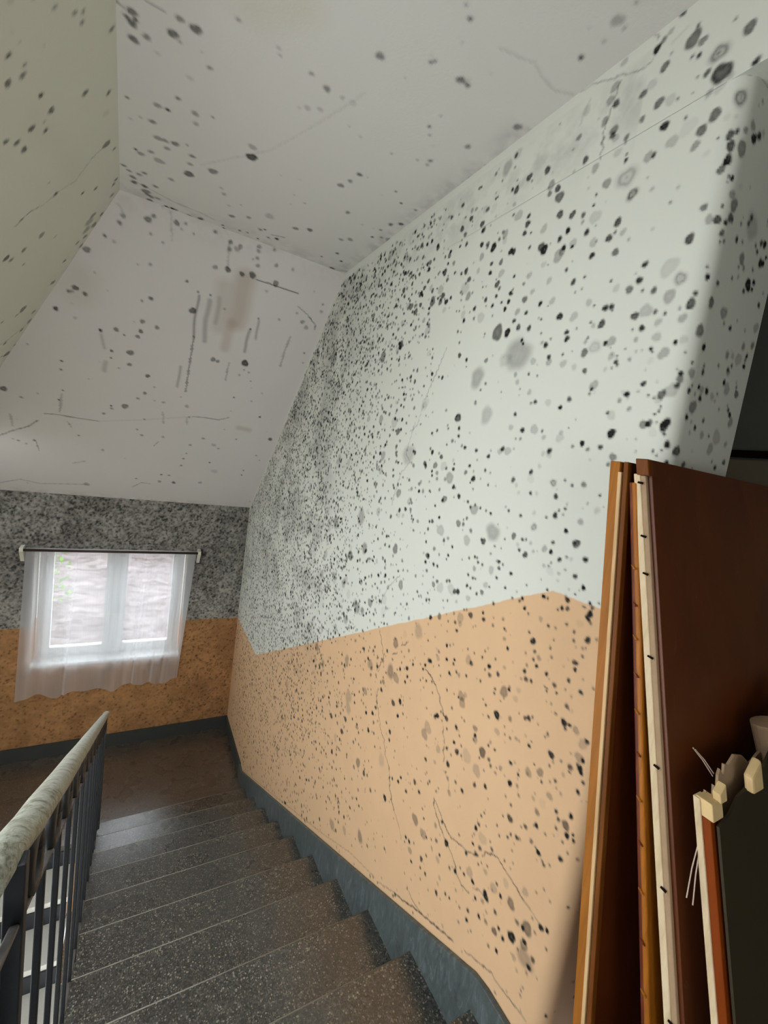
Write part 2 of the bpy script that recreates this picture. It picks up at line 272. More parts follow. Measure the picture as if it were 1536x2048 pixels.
SPOTS={
 'R': "0.789,1.103,10,9;0.758,1.043,11,7;0.804,1.01,10,7;0.881,1.034,10,8;0.755,0.96,12,7;0.728,0.893,11,9;0.793,0.945,8,6;0.613,0.852,13,7;0.636,0.833,12,7;0.699,1.062,18,7;0.675,1.042,10,6;0.677,1.013,6,8;0.632,0.988,23,-6;0.618,0.939,21,8;0.65,0.959,8,7;0.579,1,13,7;0.552,0.918,8,8;0.562,0.867,20,-7;0.701,0.844,14,3;0.668,0.857,19,1;0.785,1.02,13,2;0.726,0.95,13,2;0.615,0.909,12,2;0.636,0.91,8,4;0.873,0.964,12,6;0.874,0.951,9,7;0.863,0.939,10,3;0.829,0.922,8,6;0.829,0.909,3,8;0.819,0.876,4,8;0.818,0.861,6,8;0.756,0.838,12,4;0.741,0.834,6,8;0.952,0.929,10,8;0.864,0.826,13,5;0.806,0.814,32,-4;0.78,0.762,17,-8;0.643,0.805,10,5;0.595,0.796,3,9;0.568,0.794,10,8;0.561,0.772,11,8;0.553,0.801,6,8;0.561,0.744,11,9;0.572,0.726,10,7;0.54,0.708,6,9;0.55,0.711,4,8;0.55,0.7,2,7;0.848,0.895,11,2;0.908,1.005,12,5;0.903,1.055,12,4;0.912,0.888,12,4;0.895,1.084,13,4;0.991,1.009,9,5;0.737,1.144,8,7;0.775,1.113,8,6;0.76,1.122,8,3;0.67,0.964,3,7;0.708,0.941,4,7;0.674,0.933,2,6;0.728,0.751,6,3;0.746,0.785,3,5;0.892,0.81,4,9;0.663,0.726,5,3;0.88,1.135,10,3;0.87,1.162,10,2;0.585,0.834,8,1;0.614,0.774,8,1;0.923,0.84,5,2;0.981,1.075,14,2;0.563,0.83,4,2;0.598,0.921,8,3;0.807,0.705,11,8;0.825,0.672,10,8;0.901,0.715,9,8;0.924,0.77,8,7;0.869,0.642,9,8;0.882,0.748,18,2;0.873,0.678,12,3;0.797,0.627,10,7;0.786,0.673,9,3;0.612,0.594,11,8;0.594,0.654,9,6;0.575,0.625,10,4;0.555,0.623,10,8;0.645,0.543,21,2;0.614,0.509,18,-5;0.707,0.569,8,8;0.714,0.533,9,8;0.736,0.517,10,7;0.671,0.498,8,7;0.7,0.505,4,9;0.57,0.469,6,8;0.576,0.447,12,8;0.631,0.474,15,4;0.681,0.453,16,3;0.657,0.445,6,7;0.633,0.436,4,9;0.707,0.446,10,8;0.589,0.417,11,4;0.645,0.419,9,3;0.797,0.445,11,8;0.832,0.456,4,8;0.682,0.412,8,8;0.706,0.414,3,9;0.641,0.384,11,3;0.692,0.387,6,4;0.759,0.394,13,4;0.775,0.392,7,8;0.805,0.387,21,-3;0.834,0.376,11,7;0.594,0.364,6,9;0.617,0.343,13,4;0.649,0.358,5,9;0.644,0.35,3,8;0.734,0.339,6,8;0.729,0.331,5,7;0.742,0.324,3,9;0.75,0.356,10,3;0.822,0.326,8,7;0.795,0.486,9,8;0.777,0.485,8,8;0.773,0.474,3,8;0.85,0.513,10,3;0.774,0.53,10,2;0.727,0.553,3,4;0.601,0.439,3,8;0.564,0.294,7,8;0.575,0.303,3,5;0.832,0.416,4,8;0.837,0.406,6,4;0.882,0.558,3,9;0.875,0.449,3,8;0.698,0.34,5,5;0.715,0.368,3,5;0.685,0.357,3,6;0.671,0.357,2,7;0.564,0.34,3,8;0.894,0.783,4,9;0.55,0.651,4,9;0.856,0.776,3,2;0.706,0.65,5,2;0.575,0.369,10,2;0.555,0.525,4,8;0.549,0.504,7,9;0.822,0.446,7,3;0.644,0.329,8,1;0.76,0.323,6,2;0.652,0.309,2,6;0.529,0.677,10,5;0.513,0.66,14,6;0.515,0.633,11,8;0.53,0.62,7,8;0.535,0.597,8,7;0.536,0.579,4,7;0.522,0.583,5,7;0.468,0.638,4,8;0.472,0.604,7,8;0.446,0.608,4,8;0.43,0.666,7,7;0.419,0.651,26,3;0.437,0.651,6,7;0.362,0.635,7,8;0.345,0.638,9,9;0.372,0.612,6,8;0.346,0.595,10,9;0.333,0.599,7,9;0.432,0.576,12,6;0.438,0.556,5,6;0.416,0.561,6,6;0.456,0.526,5,7;0.431,0.537,5,4;0.379,0.535,14,9;0.356,0.548,7,9;0.357,0.532,5,9;0.393,0.517,6,8;0.51,0.498,6,8;0.519,0.454,12,7;0.458,0.449,14,5;0.447,0.429,5,6;0.416,0.426,7,8;0.537,0.39,13,7;0.51,0.359,8,9;0.308,0.51,7,8;0.336,0.404,9,5;0.293,0.417,9,6;0.309,0.388,6,9;0.312,0.362,7,9;0.296,0.459,12,4;0.402,0.368,9,5;0.376,0.372,8,3;0.346,0.371,15,3;0.43,0.337,5,6;0.37,0.35,5,8;0.492,0.322,5,7;0.54,0.32,4,8;0.534,0.297,11,5;0.491,0.308,7,8;0.381,0.333,9,5;0.392,0.45,3,6;0.325,0.615,5,9;0.464,0.717,3,4;0.502,0.703,8,1;0.492,0.804,11,9;0.473,0.818,9,8;0.506,0.823,10,5;0.53,0.806,8,5;0.529,0.769,16,6;0.489,0.879,5,5;0.501,0.866,3,4;0.459,0.83,7,3;0.388,0.307,7,9;0.457,0.272,8,9;0.494,0.274,6,9;0.479,0.251,7,9;0.479,0.27,9,4;0.531,0.259,7,8;0.523,0.271,4,8;0.504,0.256,4,6;0.407,0.275,4,7;0.369,0.295,14,4;0.317,0.293,10,7;0.428,0.265,9,3;0.411,0.257,4,5;0.501,0.227,15,6;0.518,0.201,7,9;0.339,0.249,6,8;0.327,0.24,7,9;0.384,0.243,4,7;0.443,0.206,6,7;0.473,0.184,6,9;0.494,0.194,5,4;0.436,0.173,9,4;0.403,0.175,4,9;0.366,0.178,18,3;0.384,0.147,14,4;0.528,0.122,13,8;0.488,0.094,9,7;0.445,0.089,4,7;0.34,0.106,7,8;0.361,0.118,4,6;0.302,0.124,8,7;0.314,0.168,8,4;0.315,0.223,12,5;0.491,0.17,5,4;1.087,0.408,50,4;1.143,0.398,24,2;1.154,0.489,14,9;1.106,0.497,10,8;1.058,0.485,9,8;1.08,0.452,6,9;1.072,0.44,5,9;0.977,0.42,9,8;0.993,0.43,6,4;0.956,0.381,8,8;0.953,0.365,10,4;1.016,0.377,11,3;0.907,0.382,4,9;0.899,0.355,11,3;0.902,0.425,9,8;0.907,0.444,8,8;0.734,0.353,3,8;0.859,0.341,9,2;1.082,0.343,8,4;1.025,0.339,5,8;0.989,0.33,4,7;1.068,0.318,9,3;0.785,0.284,13,4;0.789,0.274,5,9;0.793,0.262,5,6;0.686,0.254,7,9;0.698,0.26,5,2;0.703,0.239,6,5;0.855,0.251,8,7;0.881,0.229,7,9;0.978,0.25,7,8;0.994,0.247,5,6;1.053,0.214,7,8;1.009,0.281,9,3;0.928,0.245,11,2;0.707,0.156,12,9;0.717,0.202,12,2;0.729,0.209,5,8;0.673,0.217,6,5;0.786,0.128,8,9;0.73,0.12,7,8;0.766,0.113,6,6;0.815,0.119,5,6;0.891,0.103,9,8;0.89,0.092,10,2;0.912,0.094,8,2;0.963,0.166,15,3;1.01,0.163,9,8;0.931,0.161,5,8;0.921,0.142,8,3;0.862,0.157,7,3;0.863,0.141,13,2;1.062,0.172,10,3;1.082,0.101,9,8;1.058,0.095,14,3;1.032,0.136,3,8;0.839,0.17,2,9;0.821,0.193,2,9;0.945,0.036,8,8;0.917,0.056,7,2;0.753,0.085,4,2;0.69,0.096,10,6;0.699,0.077,6,6;0.65,0.276,7,8;0.632,0.248,3,9;0.617,0.24,4,6;0.601,0.247,11,7;0.605,0.235,9,2;0.579,0.256,17,3;0.563,0.281,9,6;0.566,0.267,7,8;0.597,0.219,3,9;0.599,0.209,4,8;0.608,0.202,3,9;0.628,0.178,11,6;0.617,0.18,9,7;0.579,0.173,11,9;0.573,0.184,10,9;0.56,0.133,9,8;0.573,0.156,4,9;0.593,0.116,4,8;0.599,0.183,3,6;0.603,0.159,11,1;0.581,0.106,3,8;0.571,0.119,3,7;0.552,0.09,8,9;0.659,0.258,4,4;1.051,0.295,3,9;1.135,0.291,3,9;1.05,0.274,2,9;0.618,0.278,2,6;1.012,0.807,12,8;0.964,0.787,11,8;1.026,0.862,16,7;1.039,0.892,11,8;1.068,0.915,14,5;1.069,0.89,9,6;1.096,0.971,12,8;1.173,0.987,12,8;1.226,0.971,12,8;1.208,0.983,17,1;1.293,1.073,23,4;1.25,1.097,18,2;1.065,0.732,14,8;1.051,0.719,14,9;1.204,0.766,11,9;1.189,0.76,10,9;1.117,0.749,6,8;0.97,0.745,9,9;0.996,0.731,9,8;0.944,0.691,6,9;0.942,0.702,12,3;0.974,0.699,8,9;0.99,0.681,18,4;0.978,0.69,12,4;1.145,0.831,11,8;1.151,0.805,9,8;1.122,0.796,4,9;1.145,0.856,8,8;1.194,0.877,17,3;1.068,0.787,13,3;1.22,0.889,6,7;1.225,0.925,8,3;1.386,0.924,12,8;1.372,0.897,11,8;1.461,0.973,11,8;1.511,0.954,12,8;1.484,0.923,10,7;1.369,0.845,10,9;1.333,0.825,8,6;1.299,0.812,15,9;1.274,0.83,7,7;1.246,0.837,13,4;1.243,0.814,11,2;0.987,0.915,5,3;1.005,0.984,4,4;1.245,0.744,10,7;1.295,0.755,8,8;1.358,0.799,13,4;1.366,0.752,10,3;1.294,0.723,9,8;1.234,0.704,14,3;1.166,0.674,6,9;1.115,0.636,6,6;1.097,0.657,11,3;1.043,0.673,10,2;0.949,0.629,6,8;0.916,0.586,9,8;1.009,0.616,10,3;1.246,0.671,12,8;1.231,0.653,7,7;1.441,0.773,12,8;1.414,0.735,11,8;1.515,0.789,7,8;1.47,0.774,7,7;1.588,0.813,14,8;1.562,0.775,9,7;1.628,0.825,7,5;1.431,0.709,24,2;1.403,0.67,15,5;1.295,0.63,9,8;1.171,0.621,8,8;1.173,0.594,8,9;1.208,0.6,5,9;1.185,0.573,8,9;1.253,0.6,7,9;1.352,0.613,9,8;1.099,0.583,11,7;1.071,0.6,9,3;1.028,0.553,8,9;0.982,0.55,11,3;0.943,0.496,11,9;0.892,0.485,13,3;0.903,0.554,3,8;1.082,0.538,7,8;1.123,0.55,11,4;1.131,0.523,8,8;1.406,0.581,9,8;1.307,0.571,19,2;1.417,0.606,14,2;1.013,0.503,4,8;1.024,0.509,3,8;1.65,0.711,20,7;1.576,0.717,13,8;1.546,0.685,12,9;1.589,0.696,14,7;1.517,0.693,8,8;1.663,0.759,10,8;1.759,0.768,13,8;1.601,0.747,19,3;1.733,0.79,11,8;1.679,0.776,12,3;1.746,0.72,11,8;1.78,0.698,15,7;1.829,0.732,17,7;1.551,0.654,12,2;1.573,0.874,11,7;1.669,0.936,11,8;1.763,0.984,9,9;1.811,0.996,12,8;1.715,0.892,11,7;1.735,0.891,9,8;1.721,0.872,8,6;1.708,0.811,10,8;1.794,0.866,9,8;1.925,0.908,11,7;1.324,0.682,4,8;1.402,0.792,3,7;1.445,0.625,4,9;1.668,0.687,8,9;1.699,0.643,11,4;1.921,0.829,14,8;1.95,0.996,19,4;1.093,0.093,11,3;1.144,0.073,8,8;1.414,0.056,10,8;1.48,0.071,10,9;1.446,0.019,14,6;1.513,0.011,10,8;1.277,0.098,8,8;1.297,0.104,6,6;1.33,0.169,8,8;1.325,0.14,7,8;1.47,0.16,7,8;1.503,0.149,7,8;1.234,0.033,7,8;1.25,0.008,9,6;1.325,0.013,8,8;1.339,-0.021,22,4;1.203,-0.011,11,9;1.307,-0.053,9,8;1.42,-0.033,8,5;1.334,0.047,8,2;1.148,0.024,6,8;1.121,0.018,4,6;1.122,-0.024,5,8;1.085,-0.024,3,6;1.012,0.005,9,7;0.995,-0.01,7,2;0.942,0.016,14,1;0.932,-0.028,6,8;0.909,-0.026,6,2;0.98,-0.033,6,2;0.856,0.012,13,-6;0.839,-0.025,8,8;0.792,0.012,5,8;0.757,0.018,8,6;0.8,-0.055,5,8;0.803,-0.072,4,6;0.797,-0.042,4,4;0.735,-0.03,3,6;0.704,-0.044,9,2;0.745,-0.082,9,4;0.829,-0.079,9,8;0.858,-0.09,5,7;0.905,-0.085,7,2;0.896,-0.126,13,-6;0.784,-0.115,7,9;0.745,-0.142,12,8;0.819,-0.156,6,8;0.82,-0.184,7,9;0.844,-0.181,10,4;0.787,-0.198,7,8;0.766,-0.185,5,6;0.751,-0.187,6,2;0.709,-0.177,8,8;0.729,-0.229,7,8;0.763,-0.221,4,5;0.699,-0.251,7,9;0.968,-0.17,10,7;0.931,-0.173,6,8;0.917,-0.17,5,7;0.946,-0.192,7,2;0.936,-0.207,6,8;0.91,-0.216,10,8;0.897,-0.176,6,3;0.882,-0.198,5,4;1.008,-0.095,5,8;0.955,-0.102,6,8;1.086,-0.118,6,8;1.062,-0.178,29,4;1.098,-0.218,11,8;1.109,-0.213,5,8;1.17,-0.195,8,6;1.183,-0.233,18,3;1.244,-0.183,13,6;1.171,-0.119,19,4;1.141,-0.108,5,9;1.193,-0.113,6,8;1.211,-0.096,6,8;1.17,-0.101,5,8;1.35,-0.106,14,6;1.404,-0.141,6,8;1.365,-0.182,7,9;1.313,-0.263,8,7;1.257,-0.275,6,9;1.273,-0.312,6,9;1.279,-0.329,4,9;1.155,-0.291,5,8;1.127,-0.28,5,9;1.115,-0.28,5,7;1.107,-0.294,5,9;1.084,-0.296,5,8;1.12,-0.32,9,4;1.145,-0.35,6,8;1.119,-0.354,6,8;1.039,-0.302,13,3;1.011,-0.266,7,8;0.992,-0.27,5,7;1.006,-0.286,7,7;0.952,-0.288,7,8;1.009,-0.319,6,8;1.042,-0.221,5,7;1.012,-0.221,3,9;1.054,-0.249,5,6;1.214,-0.201,3,9;1.219,-0.164,4,7;1.402,-0.348,13,7;1.427,-0.295,6,9;1.354,-0.37,8,8;1.328,-0.37,7,8;1.314,-0.428,8,7;1.334,-0.447,11,6;1.241,-0.403,7,7;1.256,-0.408,7,7;1.184,-0.426,10,9;1.202,-0.432,10,8;1.225,-0.43,20,2;1.29,-0.446,20,2;1.142,-0.389,7,8;1.123,-0.392,5,8;1.088,-0.401,6,8;1.064,-0.387,9,6;1.053,-0.358,11,3;1.034,-0.359,4,9;0.965,-0.339,5,9;1.126,-0.431,11,3;1.184,-0.464,7,3;1.234,-0.478,5,7;0.835,-0.229,6,3;0.811,-0.238,13,1;0.781,-0.236,6,3;0.835,-0.271,2,9;0.916,-0.335,4,5;1.458,-0.087,6,8;0.808,-0.293,4,9;0.816,-0.316,7,9;0.801,-0.316,4,9;0.738,-0.299,8,8;0.719,-0.276,3,9;0.74,-0.269,2,9;0.672,-0.284,5,9;0.663,-0.293,5,8;0.648,-0.276,3,9;0.709,-0.261,2,6;0.929,-0.36,4,9;0.89,-0.348,6,9;0.899,-0.359,5,8;0.875,-0.373,6,9;0.858,-0.384,5,6;0.762,-0.335,4,8;0.75,-0.326,6,9;0.733,-0.321,7,7;0.666,-0.311,9,9;0.689,-0.298,3,8;0.683,-0.299,3,8;0.674,-0.322,5,9;0.666,-0.327,5,9;0.659,-0.334,4,8;1.003,-0.405,6,8;1.042,-0.452,6,9;1.034,-0.472,8,8;0.991,-0.449,3,9;0.95,-0.438,6,5;1.099,-0.483,11,8;1.319,-0.578,10,9;1.123,-0.472,6,5;1.136,-0.477,4,8;1.266,-0.553,12,6;1.149,-0.512,18,3;0.746,-0.045,3,2;0.78,-0.257,5,2;0.938,-0.465,5,9;0.842,-0.436,5,8;0.823,-0.455,10,9;0.811,-0.482,6,7;0.793,-0.493,8,4;0.81,-0.506,5,8;0.795,-0.519,6,9;0.782,-0.391,5,8;0.758,-0.387,5,5;0.811,-0.383,8,3;0.756,-0.422,3,9;0.762,-0.449,4,9;0.7,-0.374,5,7;0.696,-0.397,5,7;0.658,-0.379,9,8;0.667,-0.406,4,6;0.659,-0.401,3,8;0.663,-0.426,4,8;0.681,-0.452,8,7;0.674,-0.451,5,6;0.676,-0.469,6,9;0.833,-0.554,7,8;0.823,-0.574,8,7;0.804,-0.57,6,8;0.84,-0.582,5,4;0.758,-0.524,6,9;0.747,-0.533,3,5;0.727,-0.541,7,7;0.747,-0.57,4,8;0.716,-0.558,4,9;0.688,-0.506,6,8;0.649,-0.482,3,7;0.692,-0.535,3,9;0.648,-0.518,7,8;0.671,-0.543,4,4;0.678,-0.575,7,7;0.706,-0.613,5,6;0.741,-0.598,2,9;0.906,-0.74,13,9;0.938,-0.766,6,7;0.853,-0.72,8,5;0.824,-0.684,3,9;0.8,-0.685,7,7;0.788,-0.678,8,8;0.776,-0.667,5,7;0.868,-0.756,3,9;0.893,-0.789,11,3;0.677,-0.621,10,9;0.66,-0.618,6,8;0.67,-0.635,5,8;0.64,-0.62,10,4;0.754,-0.675,3,6;0.718,-0.679,3,9;0.818,-0.763,6,4;0.787,-0.733,5,3;0.769,-0.753,6,9;0.764,-0.737,3,9;0.695,-0.729,10,9;0.663,-0.725,4,7;0.641,-0.687,3,7;0.635,-0.721,8,7;0.605,-0.682,6,9;0.608,-0.706,8,9;0.603,-0.716,6,9;0.616,-0.682,13,4;0.592,-0.735,6,8;0.601,-0.767,7,8;0.605,-0.629,7,8;0.615,-0.643,13,3;0.741,-0.791,3,9;0.718,-0.799,12,5;0.755,-0.827,13,4;0.787,-0.858,5,9;0.81,-0.904,9,9;0.821,-0.845,7,8;0.889,-0.849,5,8;0.917,-0.853,5,8;0.937,-0.891,16,7;0.894,-0.908,6,7;0.905,-0.894,7,6;0.945,-0.917,4,9;0.917,-0.941,3,9;0.869,-0.896,3,9;0.854,-0.886,8,4;1.002,-0.951,22,2;0.948,-0.965,19,3;0.981,-0.86,7,9;0.986,-0.838,11,5;0.977,-0.874,11,4;1.074,-0.892,8,8;1.121,-0.927,5,8;1.052,-0.909,4,8;1.073,-0.948,7,9;1.051,-0.969,11,8;1.036,-0.935,4,8;1.077,-1,5,6;1.027,-0.967,5,7;1.105,-0.994,6,8;1.085,-1.042,10,9;1.149,-1.027,14,3;1.184,-0.914,10,9;1.197,-0.928,8,6;1.132,-0.893,10,8;1.154,-0.916,4,8;0.895,-0.655,17,5;0.877,-0.638,6,9;1.075,-0.773,17,4;1.089,-0.785,5,9;1.067,-0.793,17,4;0.932,-0.666,5,8;0.958,-0.737,5,8;0.841,-0.62,9,2;0.847,-0.651,10,2;1.155,-0.794,5,8;1.114,-0.787,3,9;0.973,-0.61,8,9;0.989,-0.629,4,8;0.964,-0.636,8,6;0.931,-0.615,8,7;1.069,-0.693,5,9;1.157,-0.729,7,9;1.106,-0.71,8,4;1.056,-0.64,9,7;1.072,-0.636,16,3;1.05,-0.6,4,9;1.002,-0.571,4,8;1.01,-0.596,5,8;0.912,-0.518,6,8;0.909,-0.521,4,9;1.142,-0.669,6,9;1.184,-0.688,7,9;1.196,-0.639,7,9;1.145,-0.683,4,9;1.162,-0.619,4,6;1.084,-0.601,4,9;1.222,-0.731,4,9;1.253,-0.751,3,9;1.286,-0.742,9,7;1.234,-0.707,11,3;1.156,-0.564,7,8;1.172,-0.538,7,7;1.211,-0.55,4,9;1.077,-0.517,3,9;1.144,-0.534,10,3;1.203,-0.763,4,9;1.282,-0.826,5,9;1.247,-0.811,5,8;0.841,-0.501,5,5;0.931,-0.496,7,4;0.91,-0.582,7,3;1.056,-0.842,3,8;1.166,-1.173,6,7;0.945,-1.016,8,7;0.9,-0.985,8,8;0.995,-1.076,8,8;1.032,-1.072,6,7;0.783,-0.892,6,5;0.772,-0.914,6,5;0.721,-0.867,3,8;0.668,-0.787,5,8;0.683,-0.801,4,6;0.676,-0.839,10,4;1.054,-1.131,10,4;1.073,-1.089,7,5;1.155,-1.085,8,3;1.209,-1.112,8,8;1.228,-0.991,22,3;0.661,-0.579,5,2;0.689,-0.346,10,1;1.216,-1.257,8,8;1.252,-1.242,10,8;1.297,-1.318,8,8;1.437,-1.462,13,9;1.346,-1.294,7,9;1.36,-1.323,8,9;1.404,-1.343,7,8;0.723,-0.884,7,3;0.661,-0.803,4,4;0.792,-0.962,5,8;0.88,-1.013,3,7;0.703,-0.911,9,5;0.648,-0.862,6,8;0.638,-0.877,6,7;0.615,-0.875,12,7;0.606,-0.897,8,9;0.606,-0.841,7,9;0.589,-0.882,5,9;0.584,-0.896,6,8;0.614,-0.923,4,7;0.786,-1.002,11,8;0.812,-1.016,4,8;0.73,-0.98,7,7;0.697,-0.947,7,9;0.743,-0.992,3,8;0.773,-1.044,5,8;0.782,-1.061,5,8;0.751,-1.034,7,8;0.741,-1.029,6,4;0.703,-1.002,7,6;0.666,-0.946,4,8;0.812,-1.083,4,9;0.827,-1.061,4,9;0.907,-1.141,8,9;0.898,-1.119,7,7;0.868,-1.1,3,9;1.064,-1.256,6,9;0.887,-1.217,9,6;0.928,-1.254,7,8;0.907,-1.199,6,9;0.876,-1.186,8,7;0.829,-1.147,7,7;0.873,-1.149,18,2;0.841,-1.13,4,7;1.025,-1.305,12,9;1.152,-1.384,19,4;1.131,-1.379,5,9;1.104,-1.363,4,9;1.077,-1.343,8,6;1.227,-1.484,8,9;1.251,-1.487,7,9;1.254,-1.51,4,9;1.213,-1.374,20,5;1.163,-1.327,5,9;1.094,-1.296,9,4;1.213,-1.512,13,4;1.14,-1.479,10,8;1.116,-1.442,6,7;1.195,-1.543,7,9;1.048,-1.375,6,8;0.962,-1.355,8,9;0.942,-1.323,4,9;0.921,-1.326,6,9;0.99,-1.37,6,7;0.9,-1.297,16,3;0.838,-1.234,9,3;0.871,-1.239,4,9;0.859,-1.223,3,8;0.835,-1.211,4,8;0.777,-1.136,4,8;0.758,-1.084,3,9;0.675,-1.012,8,9;0.659,-1.023,4,7;0.652,-1.029,5,8;0.636,-1.013,4,7;0.61,-0.969,8,8;0.594,-0.938,4,7;0.747,-1.115,3,9;0.752,-1.138,3,6;0.88,-1.313,8,9;1.032,-1.513,9,8;0.988,-1.471,6,8;0.966,-1.465,5,9;0.858,-1.35,6,9;0.819,-1.304,12,9;0.825,-1.294,8,8;0.767,-1.247,7,9;0.828,-1.33,8,4;0.797,-1.251,15,3;0.728,-1.231,15,6;0.691,-1.153,12,3;0.774,-1.312,7,6;0.831,-1.388,7,9;0.876,-1.451,7,9;0.878,-1.418,7,8;0.908,-1.495,6,5;0.802,-1.375,8,5;0.758,-1.193,12,2;0.765,-1.367,11,7;0.752,-1.342,6,9;0.732,-1.354,7,9;0.705,-1.317,15,9;0.697,-1.259,8,6;0.676,-1.254,7,9;0.663,-1.241,18,6;0.624,-1.194,9,8;0.606,-1.182,7,9;0.663,-1.296,13,5;0.663,-1.283,8,8;0.652,-1.326,26,4;0.685,-1.362,9,3;0.628,-1.3,8,7;0.635,-1.334,8,8;0.745,-1.412,7,9;0.776,-1.431,6,6;0.614,-1.102,3,8;1.105,-1.509,7,8;1.029,-1.449,8,3;1.033,-1.477,7,3;0.944,-1.411,5,5;1.11,-1.64,4,6;0.597,-1.23,5,7;0.692,-0.875,12,1;1.054,-1.399,11,3;1.536,-0.783,22,5;1.383,-0.663,28,3;1.726,-0.982,24,4;1.543,-0.922,29,5;1.492,-0.926,22,4;1.978,-1.079,25,4;1.472,-0.873,8,9;1.422,-0.845,10,9;1.385,-0.809,7,8;1.304,-0.771,7,9;1.314,-0.793,6,9;1.588,-0.996,12,5;1.421,-0.905,7,9;1.435,-1.003,12,9;1.485,-1.039,14,8;1.241,-1.027,20,4;1.7,-1.216,10,9;1.64,-1.182,10,9;1.595,-1.038,10,9;1.902,-1.247,33,3;1.739,-1.126,19,4;1.656,-1.28,11,9;1.476,-1.171,10,9;1.436,-1.07,9,9;1.923,-1.461,15,8;2.004,-1.637,13,9;1.708,-1.489,22,5;1.508,-1.331,25,2;1.639,-1.494,13,8;1.885,-1.986,28,4;1.745,-1.896,20,3;1.59,-1.793,25,5;2.404,-1.201,28,5;2.282,-1.253,24,4;2.073,-1.463,15,8;1.901,-1.376,14,8;1.887,-1.304,28,3;2.587,-1.148,26,4;1.88,-0.769,20,4;2.059,-0.882,26,4;1.058,-0.758,9,3;2.042,0.534,27,6;1.875,0.564,21,7;1.347,0.209,17,8;1.272,0.352,34,4;1.189,0.215,28,3;1.662,0.052,43,3;1.522,0.022,11,8;1.783,0.154,17,7;1.698,-0.128,20,5;2.041,-0.303,40,4;2.363,-0.395,37,5;2.11,-0.532,29,6;1.955,-0.451,27,5;1.655,-0.382,22,6;1.948,-0.77,32,5;1.566,-0.524,20,5;1.816,-0.698,22,5;2.146,-0.701,25,4;2.479,-0.75,28,4;2.741,0.617,51,4;1.895,0.034,22,4;1.971,0.214,22,4;1.203,0.498,26,7",
 'C1': "-0.11,1.618,13,7;-0.124,1.646,8,7;-0.11,1.659,13,7;-0.102,1.639,7,9;-0.108,1.716,14,7;-0.074,1.681,11,6;-0.006,1.616,15,7;0.008,1.552,11,6;0.05,1.555,16,7;0.148,1.446,7,5;0.013,1.631,6,5;0.513,1.291,13,6;0.101,1.668,9,5;0.264,1.458,7,3;-0.133,2.001,6,9;-0.005,1.964,8,9;-0.038,1.967,13,5;0.023,1.878,9,6;-0.053,2.074,12,6;0.082,1.914,13,5;0.089,1.968,11,4;0.138,1.887,5,9;-0.032,2.164,15,5;-0.006,2.159,12,5;0.029,2.151,15,6;0.002,2.208,12,5;0.071,2.124,5,8;0.096,2.185,12,6;0.093,2.25,11,5;-0.023,2.326,20,4;-0.093,2.33,14,5;-0.112,2.313,7,9;-0.055,2.283,12,5;0.095,2.332,22,7;0.029,2.441,12,5;0.183,2.23,20,6;0.293,1.947,16,4;0.303,2.01,22,8;0.43,1.497,12,6;0.371,1.477,8,5;0.484,1.496,8,3;0.52,1.492,11,2;0.442,1.59,10,3;0.405,1.614,11,3;0.382,1.63,6,2;0.66,1.922,14,6;0.68,1.867,11,6;0.692,1.801,12,7;0.768,2.089,12,6;0.58,2.166,4,9;0.681,2.384,16,7;0.617,2.427,15,6;0.318,2.562,15,6;0.251,2.379,12,4;0.392,2.507,13,5;0.303,2.736,9,9;0.294,2.702,7,9;0.38,2.688,7,9;0.42,2.678,6,9;0.483,2.703,7,9;0.471,2.588,11,6;0.491,2.568,7,9;0.569,2.62,12,9;0.527,2.643,9,6;0.441,2.78,17,6;0.476,2.411,23,3;-0.044,1.722,8,2;0.051,1.755,11,2;-0.161,2.485,11,6;-0.141,2.513,10,6;-0.127,2.559,14,6;-0.122,2.604,14,7;-0.1,2.511,12,5;-0.079,2.48,11,6;-0.079,2.603,14,7;-0.033,2.564,12,6;-0.073,2.651,20,6;-0.05,2.685,13,6;-0.055,2.733,17,7;-0.021,2.678,13,5;0.022,2.735,13,9;0.058,2.731,15,6;0.131,2.742,16,7;0.184,2.724,16,7;-0.067,2.678,10,6;0.046,2.727,9,9;0.233,2.336,9,3;0.289,2.468,8,3;0.846,2.352,13,5;0.883,2.314,16,5;0.735,1.608,4,8;0.861,1.792,6,7;0.892,2.516,11,8;0.949,2.59,10,9;0.838,2.625,7,8;0.945,2.725,16,7;1.016,2.768,21,7;0.959,2.202,8,9;0.959,2.11,8,6;0.997,2.171,9,5;1.041,2.166,22,5;0.972,2.03,12,7;1.007,1.99,12,8;-0.183,1.821,8,2;0.921,1.847,6,9;0.336,2.415,4,9;0.724,1.793,3,7;0.551,1.593,4,4;0.605,1.61,5,4;0.073,1.624,4,3;-0.092,2.08,6,4;-0.126,2.117,6,3;-0.148,1.609,6,5;0.638,1.215,6,7;0.673,1.115,3,5;0.949,0.95,7,9;0.936,0.838,15,4;0.956,0.888,6,3;0.931,0.789,5,5;0.965,0.839,5,5;1.044,1.094,3,9;0.769,1.41,6,8;0.792,1.44,5,6;0.927,1.395,11,6;0.994,1.222,14,6;0.867,1.542,9,6;0.827,1.571,6,4;0.87,1.567,8,4;0.83,1.474,3,4;1.051,1.645,5,4;0.997,1.845,6,9;1.038,1.423,4,7;1.045,1.501,5,8;1.053,1.579,6,7;1.042,1.517,6,6;1.044,1.455,8,3;0.649,1.055,7,7;0.62,1.035,4,6;0.646,1.205,5,7;0.739,1.207,12,6;0.767,1.206,9,6;0.752,1.205,6,5",
